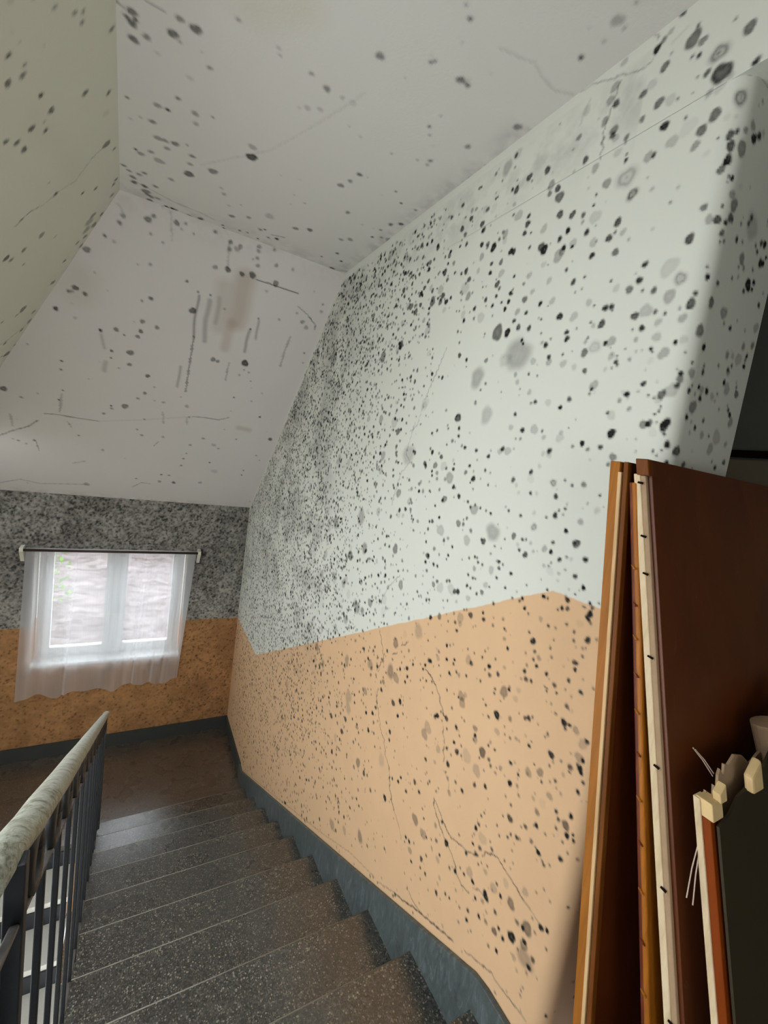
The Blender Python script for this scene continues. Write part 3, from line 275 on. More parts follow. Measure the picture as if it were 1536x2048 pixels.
 'C2': "0.213,0.546,21,7;-0.019,0.542,13,7;-0.065,0.574,8,5;-0.056,0.715,15,6;-0.062,0.79,14,7;-0.077,0.836,13,6;0.026,0.733,14,6;-0.196,0.82,15,6;-0.279,0.854,11,8;-0.115,0.975,21,6;-0.117,1.075,14,6;-0.015,1.309,13,6;-0.056,1.372,11,5;-0.005,1.143,15,7;-0.178,1.125,5,9;-0.152,0.847,5,9;0.228,0.412,6,9;0.298,0.409,6,9;0.607,0.472,6,9;0.574,0.566,7,9;0.599,0.848,26,8;0.387,0.879,18,6;0.418,0.886,13,6;0.16,0.366,9,6;0.297,0.227,14,5;0.366,0.217,17,7;0.447,0.216,15,7;0.506,0.202,20,7;0.523,0.135,12,5;0.624,0.096,12,5;0.723,0.086,10,4;0.65,0.206,19,6;0.61,0.272,10,3;0.888,0.405,15,5;0.925,0.438,16,4;0.736,0.438,9,4;0.834,0.355,9,4;0.979,0.641,8,6;0.985,0.292,11,4;0.587,1.187,7,9;0.825,1.344,9,9;0.583,0.964,7,6;0.392,0.473,7,5;-0.22,0.993,10,7;-0.224,1.052,6,8;-0.223,1.49,7,9;-0.22,1.517,11,5;-0.496,1.159,8,8;-0.507,1.417,6,9;-0.535,1.514,6,9;-0.498,0.774,14,8;-0.396,0.605,16,7;-0.351,0.628,13,7;-0.43,0.638,10,6;-0.414,0.632,10,5;-0.831,1.492,21,7;-0.745,1.545,10,5;-0.65,1.484,5,7;-0.27,1.582,11,6;-0.136,1.472,23,6;0.112,1.367,12,4;0.272,1.365,15,4;0.302,1.477,9,5;-0.015,1.762,12,5;-0.049,1.703,9,5;-0.436,1.862,7,8;0.137,1.749,12,4;-0.03,0.497,0,1;-0.095,0.355,4,7;-0.034,0.332,9,5;0.019,0.187,8,4;-0.058,0.093,17,6;-0.033,0.066,11,6;-0.185,0.16,12,6;-0.17,0.12,12,5;0.075,0.059,14,6;0.118,0.046,7,6;0.162,0.084,4,8;0.101,0.082,6,5;0.406,0.063,13,5;0.391,0.083,15,4;0.352,0.058,12,6;0.354,0.097,13,5;0.504,0.027,13,5;0.507,0.052,11,5;0.51,0.093,11,5;0.59,0.012,10,5;0.593,-0.027,8,6;0.266,0.033,10,6;-0.251,0.253,9,7;-0.21,0.268,10,3;-0.334,0.359,18,6;-0.368,0.332,12,5;-0.43,0.455,12,6;0.433,1.698,12,4;0.348,1.802,12,5;0.443,1.699,9,4;0.697,1.65,6,9;0.53,1.762,19,3;0.574,1.798,10,5;0.974,1.587,19,7;0.722,1.192,7,5;0.782,1.091,7,4;0.533,2.002,8,8;0.843,2.061,7,9;0.331,1.917,6,8;0.316,1.991,10,6;0.308,2.089,10,6;-0.032,2.341,8,7;0.161,2.249,10,7;0.224,2.248,12,5;0.271,2.351,17,7;-0.406,2.489,22,4;0.154,2.353,15,5;0.495,2.313,17,4;0.841,2.132,9,7;0.591,2.119,27,2;0.998,0.726,5,9;-0.406,0.806,10,3;-0.301,0.478,6,4;-0.282,2.002,12,4;-0.716,1.983,10,7;-0.662,1.078,6,5;-0.815,2.006,8,6",
 'C3': "1.618,0.349,11,6;1.591,0.335,7,6;1.528,0.372,9,7;1.607,0.398,12,7;1.734,0.31,10,8;1.825,0.287,13,7;1.87,0.147,12,7;1.96,0.044,10,7;1.834,0.371,13,7;1.892,0.325,10,7;1.849,0.322,5,5;1.844,0.434,11,7;1.898,0.419,13,7;1.803,0.466,10,7;1.493,0.21,8,5;1.551,0.15,9,5;1.566,0.12,8,5;1.597,0.129,8,6;1.698,0.019,10,6;1.426,0.261,8,5;1.395,0.324,11,2;2.252,0.069,20,6;2.293,0.356,11,7;2.182,0.37,4,9;2.463,0.227,9,7;2.52,0.152,11,7;2.332,0.027,9,6;2.06,0.062,17,1;2.506,0.583,14,6;2.512,0.481,18,5;2.449,0.666,17,7;2.495,0.653,12,6;2.63,0.422,10,3;2.98,0.42,13,6;3.12,0.532,18,6;3.224,0.473,17,6;3.218,0.432,11,7;3.178,0.405,11,6;2.91,0.261,15,6;2.788,0.219,27,4;2.869,0.192,21,5;2.825,0.133,13,6;2.756,0.189,20,5;2.848,0.244,25,4;2.903,0.315,13,5;2.977,0.298,15,5;2.601,0.024,12,6;2.628,0.041,12,6;2.721,0.055,14,5;2.797,0.019,15,5;2.828,0.027,17,6;1.475,0.343,3,4;1.514,0.331,4,3;2.628,0.618,7,6;1.577,0.262,4,2;3.113,0.752,25,6;3.117,0.798,12,5;3.365,0.77,19,5;3.284,0.717,15,5;3.392,0.84,15,6;3.511,0.87,13,6;3.36,0.961,15,6;3.561,1.008,25,6;3.532,0.935,11,5;3.036,0.878,8,7;3.732,0.888,14,5;3.526,0.689,11,7",
}
STROKES={"R":[[4.2,0.85,[1.297,-0.787,1.264,-0.791,1.224,-0.81,1.191,-0.84,1.172,-0.865,1.149,-0.89,1.137,-0.896]],[2.6,0.7,[1.143,-0.926,1.13,-0.969,1.118,-0.987,1.119,-1.009,1.112,-1.037,1.104,-1.052]],[2.2,0.4,[1.099,-1.078,1.086,-1.083,1.072,-1.093,1.054,-1.131]],[3.5,0.8,[1.685,-0.788,1.66,-0.819,1.637,-0.854,1.619,-0.891,1.641,-0.94,1.646,-0.975]],[3.4,0.75,[1.624,-1.048,1.625,-1.101,1.596,-1.143,1.57,-1.179,1.545,-1.218,1.512,-1.231,1.484,-1.288,1.447,-1.312,1.425,-1.346,1.419,-1.385,1.392,-1.419,1.361,-1.456]],[2.3,0.4,[1.361,-1.456,1.326,-1.474,1.299,-1.493,1.28,-1.524]],[4.0,0.8,[1.548,-0.841,1.523,-0.826,1.515,-0.816]],[4.7,0.7,[1.49,-0.774,1.46,-0.754,1.445,-0.733]],[2.7,0.8,[1.125,-1.211,1.119,-1.238,1.095,-1.261,1.061,-1.283,1.033,-1.3,1.007,-1.308,0.976,-1.329,0.955,-1.354,0.922,-1.371,0.9,-1.365,0.885,-1.359]],[2.1,0.8,[1.125,-1.211,1.101,-1.223,1.066,-1.246,1.039,-1.259,1.01,-1.269,0.99,-1.261,0.963,-1.252,0.937,-1.247,0.906,-1.235,0.879,-1.212]],[2.3,0.8,[0.857,-1.202,0.85,-1.179,0.825,-1.158,0.804,-1.151,0.783,-1.156,0.763,-1.16,0.74,-1.165,0.713,-1.172,0.691,-1.179,0.666,-1.181]],[1.4,0.4,[0.666,-1.181,0.646,-1.188,0.618,-1.19]],[4.0,0.6,[0.875,-1.332,0.848,-1.311,0.824,-1.307]],[3.0,0.8,[1.426,-1.349,1.414,-1.39,1.389,-1.426,1.359,-1.453]],[2.5,0.6,[1.184,-1.661,1.157,-1.67,1.129,-1.669,1.098,-1.664]],[5.6,0.85,[1.265,-1.758,1.205,-1.73,1.134,-1.686,1.078,-1.658,1.032,-1.635,0.982,-1.611,0.942,-1.59,0.915,-1.58]],[3.8,0.7,[0.859,-1.551,0.825,-1.532,0.786,-1.513,0.744,-1.489,0.73,-1.496,0.642,-1.482,0.615,-1.478]],[3.2,0.5,[1.393,-1.836,1.332,-1.799,1.265,-1.758]],[3.2,0.45,[3.891,-3.133,2.71,-2.512,1.973,-2.122,1.658,-1.942,1.417,-1.839]],[2.6,0.5,[1.494,0.494,1.534,0.409,1.594,0.29,1.623,0.184,1.67,0.157]],[3.4,0.4,[1.647,0.195,1.685,0.06,1.639,0.018,1.699,-0.032,1.73,-0.129,1.745,-0.191]],[2.8,0.5,[1.583,-0.484,1.654,-0.553,1.731,-0.678]],[2.2,0.6,[0.885,1.088,0.891,1.049,0.9,1.011,0.904,0.981,0.902,0.942,0.904,0.905]],[1.8,0.4,[0.786,1.101,0.796,1.083,0.814,1.078,0.844,1.086,0.895,1.112]],[2.2,0.5,[0.811,1.195,0.804,1.162,0.812,1.16,0.793,1.129]],[2.3,0.45,[0.841,1.148,0.862,1.155,0.868,1.152]],[1.8,0.4,[0.893,1.105,0.934,1.125,0.976,1.141,1.018,1.145]],[8.8,0.12,[0.791,1.202,0.84,1.205]],[7.1,0.12,[0.719,1.101,0.75,1.091]],[11.5,0.16,[0.975,1.099,0.995,1.045]]],"C1":[[1.8,0.22,[0.761,1.063,0.823,1.05,0.866,1.035,0.917,1.053,0.976,1.058,1.033,1.033]],[4.7,0.16,[0.13,2.224,0.247,2.063,0.294,2.002,0.353,1.915,0.401,1.805,0.462,1.646,0.506,1.527,0.534,1.43]],[2.5,0.45,[-0.153,1.612,-0.133,1.617,-0.127,1.622]],[4.1,0.5,[-0.078,1.555,-0.054,1.556,-0.023,1.554]],[7.6,0.3,[-0.129,2.588,-0.055,2.61,0.056,2.65,0.174,2.655,0.251,2.675]],[3.9,0.7,[0.538,2.595,0.601,2.568]],[2.4,0.3,[0.762,1.188,0.723,1.21]]],"C2":[[5.7,0.8,[0.534,0.222,0.61,0.217,0.698,0.222,0.795,0.222]],[6.2,0.65,[0.829,0.307,0.896,0.34,0.949,0.376,0.982,0.401,0.984,0.438]],[7.4,0.7,[-0.63,1.676,-0.57,1.666,-0.489,1.669,-0.407,1.672,-0.307,1.672]],[8.0,0.6,[-0.915,1.97,-0.828,1.896,-0.744,1.839,-0.676,1.758]],[8.1,0.55,[0.325,1.464,0.416,1.454,0.52,1.454,0.592,1.41]],[4.6,0.2,[-0.307,1.672,-0.025,1.589,0.325,1.464]],[16.0,0.45,[0.238,0.434,0.235,0.563,0.243,0.734]],[12.4,0.5,[0.243,0.734,0.244,0.923,0.246,1.13,0.248,1.219]],[25.9,0.33,[0.298,0.444,0.298,0.575,0.308,0.749]],[18.0,0.35,[0.187,1.0,0.19,1.103,0.188,1.19]],[20.7,0.4,[0.572,0.581,0.568,0.667,0.571,0.753]],[17.0,0.35,[0.611,0.488,0.621,0.575,0.629,0.628]],[14.5,0.35,[0.845,0.54,0.839,0.66,0.846,0.803]],[11.0,0.4,[0.494,0.877,0.495,0.972,0.499,1.036]],[25.6,0.22,[0.347,0.411,0.355,0.59]],[16.0,0.25,[-0.275,0.883,-0.264,0.985]],[26.9,0.25,[-0.256,1.094,-0.262,1.173]],[14.2,0.35,[-0.515,1.451,-0.538,1.634]],[14.3,0.3,[-0.826,1.731,-0.829,1.848]],[6.2,0.5,[-0.49,2.214,-0.403,2.167]],[8.1,0.25,[0.043,0.013,0.062,0.162]],[11.6,0.25,[0.342,0.055,0.364,0.21]],[12.0,0.3,[0.286,1.486,0.295,1.563]],[11.7,0.3,[0.115,1.467,0.129,1.59]],[8.5,0.4,[-0.999,2.567,-0.859,2.496,-0.728,2.537,-0.602,2.516,-0.406,2.493]],[9.1,0.4,[-0.06,2.477,0.009,2.395,0.083,2.4]],[5.6,0.5,[-0.499,1.719,-0.475,1.782]],[9.0,0.3,[1.184,1.39,1.208,1.566]],[7.7,0.25,[-0.191,0.072,-0.165,0.107]],[5.8,0.5,[-0.706,1.994,-0.702,2.1]],[6.2,0.6,[0.078,1.875,0.108,1.817]]],"C3":[[6.7,0.65,[2.274,0.57,2.267,0.528,2.26,0.487,2.284,0.444]],[3.6,0.25,[2.292,0.435,2.293,0.339,2.323,0.253,2.261,0.152,2.257,0.073]],[4.7,0.5,[3.511,1.046,3.598,1.002,3.691,0.954]],[4.4,0.4,[3.314,0.98,3.354,0.925,3.373,0.826,3.383,0.775]]]}
STAINS=[["C2",107.9,0.4,[0.469,0.237,0.479,0.381,0.477,0.55]],["C2",60.9,0.3,[0.456,0.557,0.443,0.764]],["C2",95.5,0.22,[0.366,0.327,0.381,0.617]],["C2",50.9,0.3,[0.693,1.507,0.77,1.517]],["C1",130.3,0.14,[0.164,1.37,0.273,1.287]],["C1",120.6,0.1,[0.195,1.394,0.27,1.32]],["C2",170.4,0.14,[-0.372,0.533,-0.387,0.623]],["C3",104.2,0.1,[1.814,0.355,2.277,0.242]]]

# ------------------------------------------------------------------ mould canvases: stains rasterised in each surface's own metres
class Canvas:
    def __init__(s, u0, u1, v0, v1, h):
        s.u0, s.v0, s.h = u0, v0, h; s.nu = int((u1 - u0) / h) + 2; s.nv = int((v1 - v0) / h) + 2
        s.m = np.zeros((s.nv, s.nu), np.float32); s.g = np.zeros_like(s.m)
    def win(s, u0, u1, v0, v1):
        i0 = max(0, int((u0 - s.u0) / s.h)); i1 = min(s.nu, int((u1 - s.u0) / s.h) + 2)
        j0 = max(0, int((v0 - s.v0) / s.h)); j1 = min(s.nv, int((v1 - s.v0) / s.h) + 2)
        if i1 <= i0 or j1 <= j0: return None
        U, V = np.meshgrid(s.u0 + np.arange(i0, i1) * s.h, s.v0 + np.arange(j0, j1) * s.h)
        return (slice(j0, j1), slice(i0, i1)), U, V
    def add(s, sl, a, warm=False):
        k = s.g if warm else s.m; k[sl] = 1 - (1 - k[sl]) * (1 - np.clip(a, 0, 1))
    def spot(s, u, v, r, a, ring=False, soft=.25):
        q = s.win(u - r * 1.6, u + r * 1.6, v - r * 1.6, v + r * 1.6)
        if q is None: return
        sl, U, V = q; dx, dy = U - u, V - v; th = np.arctan2(dy, dx); ph = rng.uniform(0, 6.28, 3)
        d = np.hypot(dx, dy) / (r * (1 + .10 * np.sin(2 * th + ph[0]) + .07 * np.sin(3 * th + ph[1]) + .04 * np.sin(5 * th + ph[2])))
        e = max(soft, s.h / r)
        f = np.clip((1 + e * .5 - d) / e, 0, 1); f = f * f * (3 - 2 * f)
        if ring:
            body = .45 + .55 * np.exp(-((d - .55) / .14) ** 2) + .5 * np.exp(-(d / .13) ** 2)
            f = np.clip((1.15 - d) / .5, 0, 1) * body
        elif r > .009: f = f * (.82 + .18 * np.clip(d, 0, 1))
        s.add(sl, f * a)
    def stroke(s, wmm, a, pts, warm=False, jit=.0):
        wd = max(wmm / 1000 / 2, s.h * .55); P = [(pts[i], pts[i + 1]) for i in range(0, len(pts), 2)]
        if len(P) == 1: P = P * 2
        acc = None; us = [p[0] for p in P]; vs = [p[1] for p in P]; mg = wd * 2.2 + .004
        q = s.win(min(us) - mg, max(us) + mg, min(vs) - mg, max(vs) + mg)
        if q is None: return
        sl, U, V = q; dm = np.full(U.shape, 9.0)
        wob = .0025 * (np.sin(U * 170 + V * 60) + np.sin(V * 230 - U * 90)) if wmm < 15 else .003 * (np.sin(U * 31) + np.sin(V * 23))
        for (a0, b0), (a1, b1) in zip(P[:-1], P[1:]):
            L = (a1 - a0) ** 2 + (b1 - b0) ** 2 + 1e-12
            t_ = np.clip(((U + wob - a0) * (a1 - a0) + (V - b0) * (b1 - b0)) / L, 0, 1)
            dm = np.minimum(dm, np.hypot(U + wob - a0 - t_ * (a1 - a0), V - b0 - t_ * (b1 - b0)))
        e = .6 if wmm < 15 else 1.2
        f = np.clip((1 + e * .5 - dm / wd) / e, 0, 1)
        s.add(sl, f * a, warm)
    def haze(s, fn, sc=.1, warm=False):
        """low contrast smudge: fn(U,V) strength times blotchy noise"""
        U, V = np.meshgrid(s.u0 + np.arange(s.nu) * s.h, s.v0 + np.arange(s.nv) * s.h)
        n = np.zeros_like(U); amp = 0
        for k in range(5):
            g = rng.random((int((U.max() - U.min()) / sc * 2 ** k) + 3, int((V.max() - V.min()) / sc * 2 ** k) + 3)).astype(np.float32)
            a_ = (U - U.min()) / sc * 2 ** k; b_ = (V - V.min()) / sc * 2 ** k; i = a_.astype(int); j = b_.astype(int); fa = a_ - i; fb = b_ - j
            n += (.62 ** k) * ((g[i, j] * (1 - fa) + g[i + 1, j] * fa) * (1 - fb) + (g[i, j + 1] * (1 - fa) + g[i + 1, j + 1] * fa) * fb); amp += .62 ** k
        n = np.clip((n / amp - .38) / .3, 0, 1)
        s.add((slice(None), slice(None)), fn(U, V) * n, warm)
    def scatter(s, n, fn, r0, r1, amin=.3, amax=.9, skew=2.0, box=None):
        b = box or (s.u0, s.u0 + s.nu * s.h, s.v0, s.v0 + s.nv * s.h)
        U = rng.uniform(b[0], b[1], n); V = rng.uniform(b[2], b[3], n); K = rng.random(n) < fn(U, V)
        for u, v in zip(U[K], V[K]):
            s.spot(u, v, r0 + (r1 - r0) * rng.random() ** skew, rng.uniform(amin, amax))
    def sample(s, u, v):
        a = np.clip((u - s.u0) / s.h, 0, s.nu - 1.01); b = np.clip((v - s.v0) / s.h, 0, s.nv - 1.01); i = a.astype(int); j = b.astype(int); fa = a - i; fb = b - j
        o = []
        for k in (s.m, s.g): o.append((k[j, i] * (1 - fa) + k[j, i + 1] * fa) * (1 - fb) + (k[j + 1, i] * (1 - fa) + k[j + 1, i + 1] * fa) * fb)
        return o
def load(cv, key):
    for e in SPOTS[key].split(';'):
        u, v, r, a = [float(x) for x in e.split(',')]
        big = r > 22 and abs(a) < 6
        cv.spot(u, v, max(r, 2) / 1000, min(.95, abs(a) * .105), ring=a < 0, soft=.8 if big else (.32 if r > 6 else .5))
    for wd, a, pts in STROKES[key]: cv.stroke(wd, a, pts)
    for k, wd, a, pts in STAINS:
        if k == key: cv.stroke(wd, a, pts, True)
def sst(x, a, b):
    t_ = np.clip((x - a) / (b - a), 0, 1); return t_ * t_ * (3 - 2 * t_)
def grid_mesh(parts):
    """parts: list of (P[nv,nu,3], keep[nv-1,nu-1], m, g). Returns one mesh with the mould attribute"""
    VV, FF, MM, GG = [], [], [], []; off = 0
    for P, keep, m, g in parts:
        nv, nu = P.shape[:2]; idx = np.arange(nv * nu).reshape(nv, nu)
        f = np.stack([idx[:-1, :-1], idx[:-1, 1:], idx[1:, 1:], idx[1:, :-1]], -1)[keep]
        used = np.zeros(nv * nu, bool); used[f.ravel()] = True; rm = np.cumsum(used) - 1
        VV.append(P.reshape(-1, 3)[used]); MM.append(m.ravel()[used]); GG.append(g.ravel()[used]); FF.append(rm[f] + off); off += used.sum()
    V = np.concatenate(VV).astype(np.float32); F = np.concatenate(FF).astype(np.int32); m = np.concatenate(MM); g = np.concatenate(GG)
    me = bpy.data.meshes.new('grid'); me.vertices.add(len(V)); me.vertices.foreach_set('co', V.ravel())
    me.loops.add(F.size); me.loops.foreach_set('vertex_index', F.ravel()); me.polygons.add(len(F))
    me.polygons.foreach_set('loop_start', np.arange(0, F.size, 4, dtype=np.int32)); me.update(calc_edges=True)
    me.polygons.foreach_set('use_smooth', np.ones(len(F), bool))
    at = me.attributes.new('mould', 'FLOAT_COLOR', 'POINT'); c = np.zeros((len(V), 4), np.float32); c[:, 0] = m; c[:, 1] = g; c[:, 3] = 1
    at.data.foreach_set('color', c.ravel()); me.validate(); return me

# ---- right wall (unrolled around the jamb: u = Y on the wall, u < YJ runs across the jamb)
YJ, ZLIN, RC, JW = .5575, .91, .042, .281
noseZ = lambda y: -2.9429 + .16 * (3.281 - y) / .3121          # line through the step noses
def skirtTop(y): return np.clip(noseZ(y) + .13, LZ + .13, FL + .13)
cR = Canvas(-.05, 4.75, -3.25, 1.2, .0036)
def ceilcut(u): return np.where(u > 2.736, ZC - (u - 2.736) * 1.822 / 1.95, ZC)
def dens(u, v):
    d = sst(u, 1.25, 2.7) * .95 + .05
    inside = (v < ceilcut(u) - .035) & (v > skirtTop(u) + .015) & (u < 4.66)
    lowd = -1.909 + np.clip((3.78 - u), 0, 2.99) * .5431                # dado line
    d = d * np.where(v < lowd, .62 - .34 * sst(lowd - v, .3, 1.2) , 1.0)
    d = d * (1 - .45 * sst(u, 4.1, 4.6)) * (.25 + .75 * np.clip(.55 + .45 * np.sin(u * 9 + 2 * np.sin(v * 7)) * np.sin(v * 8 + u * 5) + .35, 0, 1))
    d = np.where((u > 1.7) & (u < 2.7) & (v > .55), d + .22, d)
    return d * inside
cR.haze(lambda U, V: .30 * sst(U, 1.9, 2.9) * (V < ceilcut(U) - .04) * (1 - sst(-1.0 - V, 0, .8)) , .16)
cR.haze(lambda U, V: .22 * np.exp(-((V - ceilcut(U) + .13) / .10) ** 2) * (V < ceilcut(U) - .03) * (U > .8), .06)
cR.scatter(30000, dens, .0036, .0098, .45, .98, 1.5, (1.2, 4.68, -3.1, 1.1))
cR.scatter(1100, lambda u, v: dens(u, v) * .8, .010, .026, .08, .35, 1.5, (1.3, 4.6, -2.9, 1.1))
cR.scatter(420, lambda u, v: (v > skirtTop(u) + .03) * .75 * (u < 1.7) * (u > .6), .0015, .0055, .3, .9, 1.3, (.6, 1.7, -1.7, 1.1))
cR.scatter(420, lambda u, v: (v < -.45) * (v > skirtTop(u) + .02) * (u < 1.9) * .9, .0015, .006, .3, .85, 1.3, (.55, 2.2, -1.9, -.4))
cR.scatter(90, lambda u, v: (v > -1.4) * .7, .002, .006, .3, .8, 1.3, (.28, .55, -1.5, .7))
cR.scatter(2600, lambda u, v: np.exp(-((v - skirtTop(u) - .006) / .008) ** 2), .003, .008, .4, .95, 1.3, (.7, 3.4, -2.8, -1.3))
load(cR, 'R')
us = np.concatenate([np.arange(YJ - JW, YJ, .004), np.arange(YJ, 1.6, .0036), np.arange(1.6, D + .005, .0044)]); vs = np.arange(LZ - .02, ZC + .02, .0046)
def wallpos(u):   # plan position of the unrolled coordinate, with a rounded arris
    x = np.where(u >= YJ, W, W + (YJ - u)); y = np.where(u >= YJ, u, YJ)
    a = np.clip((u - (YJ - RC)) / (2 * RC), 0, 1) * math.pi / 2; k = (u > YJ - RC) & (u < YJ + RC)
    xa = W + RC - RC * np.sin(a); ya = YJ + RC - RC * np.cos(a); return np.where(k, xa, x), np.where(k, ya, y)
U, V = np.meshgrid(us, vs); xs, ys = wallpos(us)
P = np.stack([np.broadcast_to(xs, U.shape), np.broadcast_to(ys, U.shape), V], -1)
uc, vc = np.meshgrid((us[1:] + us[:-1]) / 2, (vs[1:] + vs[:-1]) / 2)
m, g = cR.sample(U, V)
A = (P, (vc < ZLIN + .01) & (vc < ceilcut(uc) + .04), m, g)
us2 = np.concatenate([np.arange(.28, 1.6, .0036), np.arange(1.6, D + .005, .0044)]); vs2 = np.arange(ZLIN, ZC + .005, .0046); U2, V2 = np.meshgrid(us2, vs2)
uc, vc = np.meshgrid((us2[1:] + us2[:-1]) / 2, (vs2[1:] + vs2[:-1]) / 2); m, g = cR.sample(U2, V2)
keepB = (uc < 3.2) & (vc < ceilcut(uc) + .04)
A_keep = A[1] & ~((np.meshgrid((us[1:] + us[:-1]) / 2, (vs[1:] + vs[:-1]) / 2)[1] > ZLIN) & True)
B = (np.stack([np.full(U2.shape, W), U2, V2], -1), keepB, m, g)
def quad(a, b, c, d):
    return (np.array([[a, b], [d, c]], float), np.ones((1, 1), bool), np.zeros((2, 2)), np.zeros((2, 2)))
ex = [quad((W, -1.5, ZLIN), (W, .29, ZLIN), (W, .29, ZC), (W, -1.5, ZC)),
      quad((W, -1.5, ZLIN), (W, YJ + .04, ZLIN), (W + JW, YJ + .04, ZLIN), (W + JW, -1.5, ZLIN)),
      quad((W, -1.5, FL), (W, -.75, FL), (W, -.75, ZLIN), (W, -1.5, ZLIN))]
link('wall_right', grid_mesh([(A[0], A_keep, A[2], A[3]), B] + ex), m_wr, kind='structure')

# ---- window wall
WX0, WX1, WZ0, WZ1 = -.76, .475, -2.30, -1.17
cF = Canvas(-1.5, 1.1, LZ, -.55, .006)
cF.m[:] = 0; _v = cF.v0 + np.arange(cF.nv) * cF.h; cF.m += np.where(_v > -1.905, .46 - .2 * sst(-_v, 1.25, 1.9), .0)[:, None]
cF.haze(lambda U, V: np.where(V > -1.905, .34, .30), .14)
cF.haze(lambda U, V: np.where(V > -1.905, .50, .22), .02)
cF.scatter(26000, lambda u, v: np.where(v > -1.905, 1.0, .22 + .15 * (u > .4)), .004, .009, .25, .75, 1.3)
cF.scatter(260, lambda u, v: (v < -1.9) * .8, .008, .022, .1, .35, 1.3)
cF.haze(lambda U, V: .5 * np.exp(-((U - 1.036) / .05) ** 2) * (V > -1.5), .05, True)
def flat_grid(u, v, f):
    U, V = np.meshgrid(u, v); return U, V, f(U, V)
u = np.arange(-1.36, W + .012, .0075); v = np.arange(LZ - .02, -.62, .0075); U, V = np.meshgrid(u, v); m, g = cF.sample(U, V)
uc, vc = np.meshgrid((u[1:] + u[:-1]) / 2, (v[1:] + v[:-1]) / 2)
hole = (uc > WX0) & (uc < WX1) & (vc > WZ0) & (vc < WZ1)
DR = .26
rev = [quad((WX0, D, WZ0), (WX0, D, WZ1), (WX0, D + DR, WZ1), (WX0, D + DR, WZ0)), quad((WX1, D, WZ0), (WX1, D, WZ1), (WX1, D + DR, WZ1), (WX1, D + DR, WZ0)),
       quad((WX0, D, WZ1), (WX1, D, WZ1), (WX1, D + DR, WZ1), (WX0, D + DR, WZ1)), quad((WX0, D, WZ0), (WX1, D, WZ0), (WX1, D + DR, WZ0), (WX0, D + DR, WZ0)),
       quad((-1.6, D + DR, LZ - .2), (WX0, D + DR, LZ - .2), (WX0, D + DR, .2), (-1.6, D + DR, .2)), quad((WX1, D + DR, LZ - .2), (W + .3, D + DR, LZ - .2), (W + .3, D + DR, .2), (WX1, D + DR, .2)),
       quad((WX0, D + DR, WZ1), (WX1, D + DR, WZ1), (WX1, D + DR, .2), (WX0, D + DR, .2)), quad((WX0, D + DR, LZ - .2), (WX1, D + DR, LZ - .2), (WX1, D + DR, WZ0), (WX0, D + DR, WZ0)),
       quad((-1.36, D, -5.6), (W, D, -5.6), (W, D, LZ - .01), (-1.36, D, LZ - .01))]
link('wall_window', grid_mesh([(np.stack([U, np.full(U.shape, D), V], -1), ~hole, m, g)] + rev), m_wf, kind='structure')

# ---- flat ceiling
c1 = Canvas(-.3, 1.1, .2, 2.8, .006)
c1.haze(lambda U, V: .16 * np.exp(-((2.72 - V) / .10) ** 2) + .22 * np.exp(-((U - 1.02) / .05) ** 2) * (V > 1.2), .05)
c1.scatter(60, lambda u, v: .6 + 0 * u, .002, .005, .3, .6, 1.2); load(c1, 'C1')
u = np.arange(-.28, W + .01, .006); v = np.arange(.4, 2.742, .006); U, V = np.meshgrid(u, v); m, g = c1.sample(U, V)
xe = -.14 - .0185 * (V - 1.4)
K = np.ones((len(v) - 1, len(u) - 1), bool)
link('ceiling', grid_mesh([(np.stack([np.maximum(U, xe - .035), V, np.full(U.shape, ZC)], -1), K, m, g), quad((-.15, -1.5, ZC), (W, -1.5, ZC), (W, .4, ZC), (-.15, .4, ZC))]), m_ce, kind='structure')
# ---- ceiling slope over the landing
T2 = math.hypot(1.95, 1.822); c2 = Canvas(-1.6, 1.1, -.05, 2.75, .006)
c2.haze(lambda U, V: .10 * np.exp(-(V / .10) ** 2) + .18 * np.exp(-((T2 - V) / .05) ** 2), .05)
c2.scatter(1500, lambda u, v: .04 + .96 * np.exp(-((T2 - v) / .035) ** 2) * .8, .003, .009, .2, .7, 1.3); load(c2, 'C2')
u = np.arange(-1.5, W + .01, .0065); v = np.arange(0, T2 + .02, .0065); U, V = np.meshgrid(u, v); m, g = c2.sample(U, V)
uc, vc = np.meshgrid((u[1:] + u[:-1]) / 2, (v[1:] + v[:-1]) / 2)
# the slope flares out softly where it meets the window wall
Yc = 2.736 + V * 1.95 / T2; Zc = ZC - V * 1.822 / T2
link('ceiling_slope', grid_mesh([(np.stack([U, Yc, Zc], -1), uc > -.186 - .486 * vc - .03, m, g)]), m_c2, kind='structure')
# ---- left ceiling slope
c3 = Canvas(.2, 4.8, -.05, 2.2, .006)
c3.haze(lambda U, V: .10 * np.exp(-((2.736 + .865 * V - U) / .12) ** 2), .05); load(c3, 'C3')
u = np.arange(.6, 4.75, .0075); v = np.arange(0, 1.62, .0075); U, V = np.meshgrid(u, v); m, g = c3.sample(U, V)
Z3 = ZC - V * .808; X3 = (-.71897 - .02793 * U + .55962 * Z3) / .82828
uc, vc = np.meshgrid((u[1:] + u[:-1]) / 2, (v[1:] + v[:-1]) / 2)
zz = ZC - 1.62 * .808
link('ceiling_left', grid_mesh([(np.stack([X3, U, Z3], -1), (uc < 2.736 + .865 * vc + .03) & ~((uc > .66) & (uc < 1.26) & (vc > .35) & (vc < 1.35)), m, g), quad((-.15, -1.5, ZC), (-.13, .6, ZC), ((-.71897 - .0168 + .55962 * zz) / .82828, .6, zz), ((-.71897 + .0419 + .55962 * zz) / .82828, -1.5, zz))]), m_c3, kind='structure')

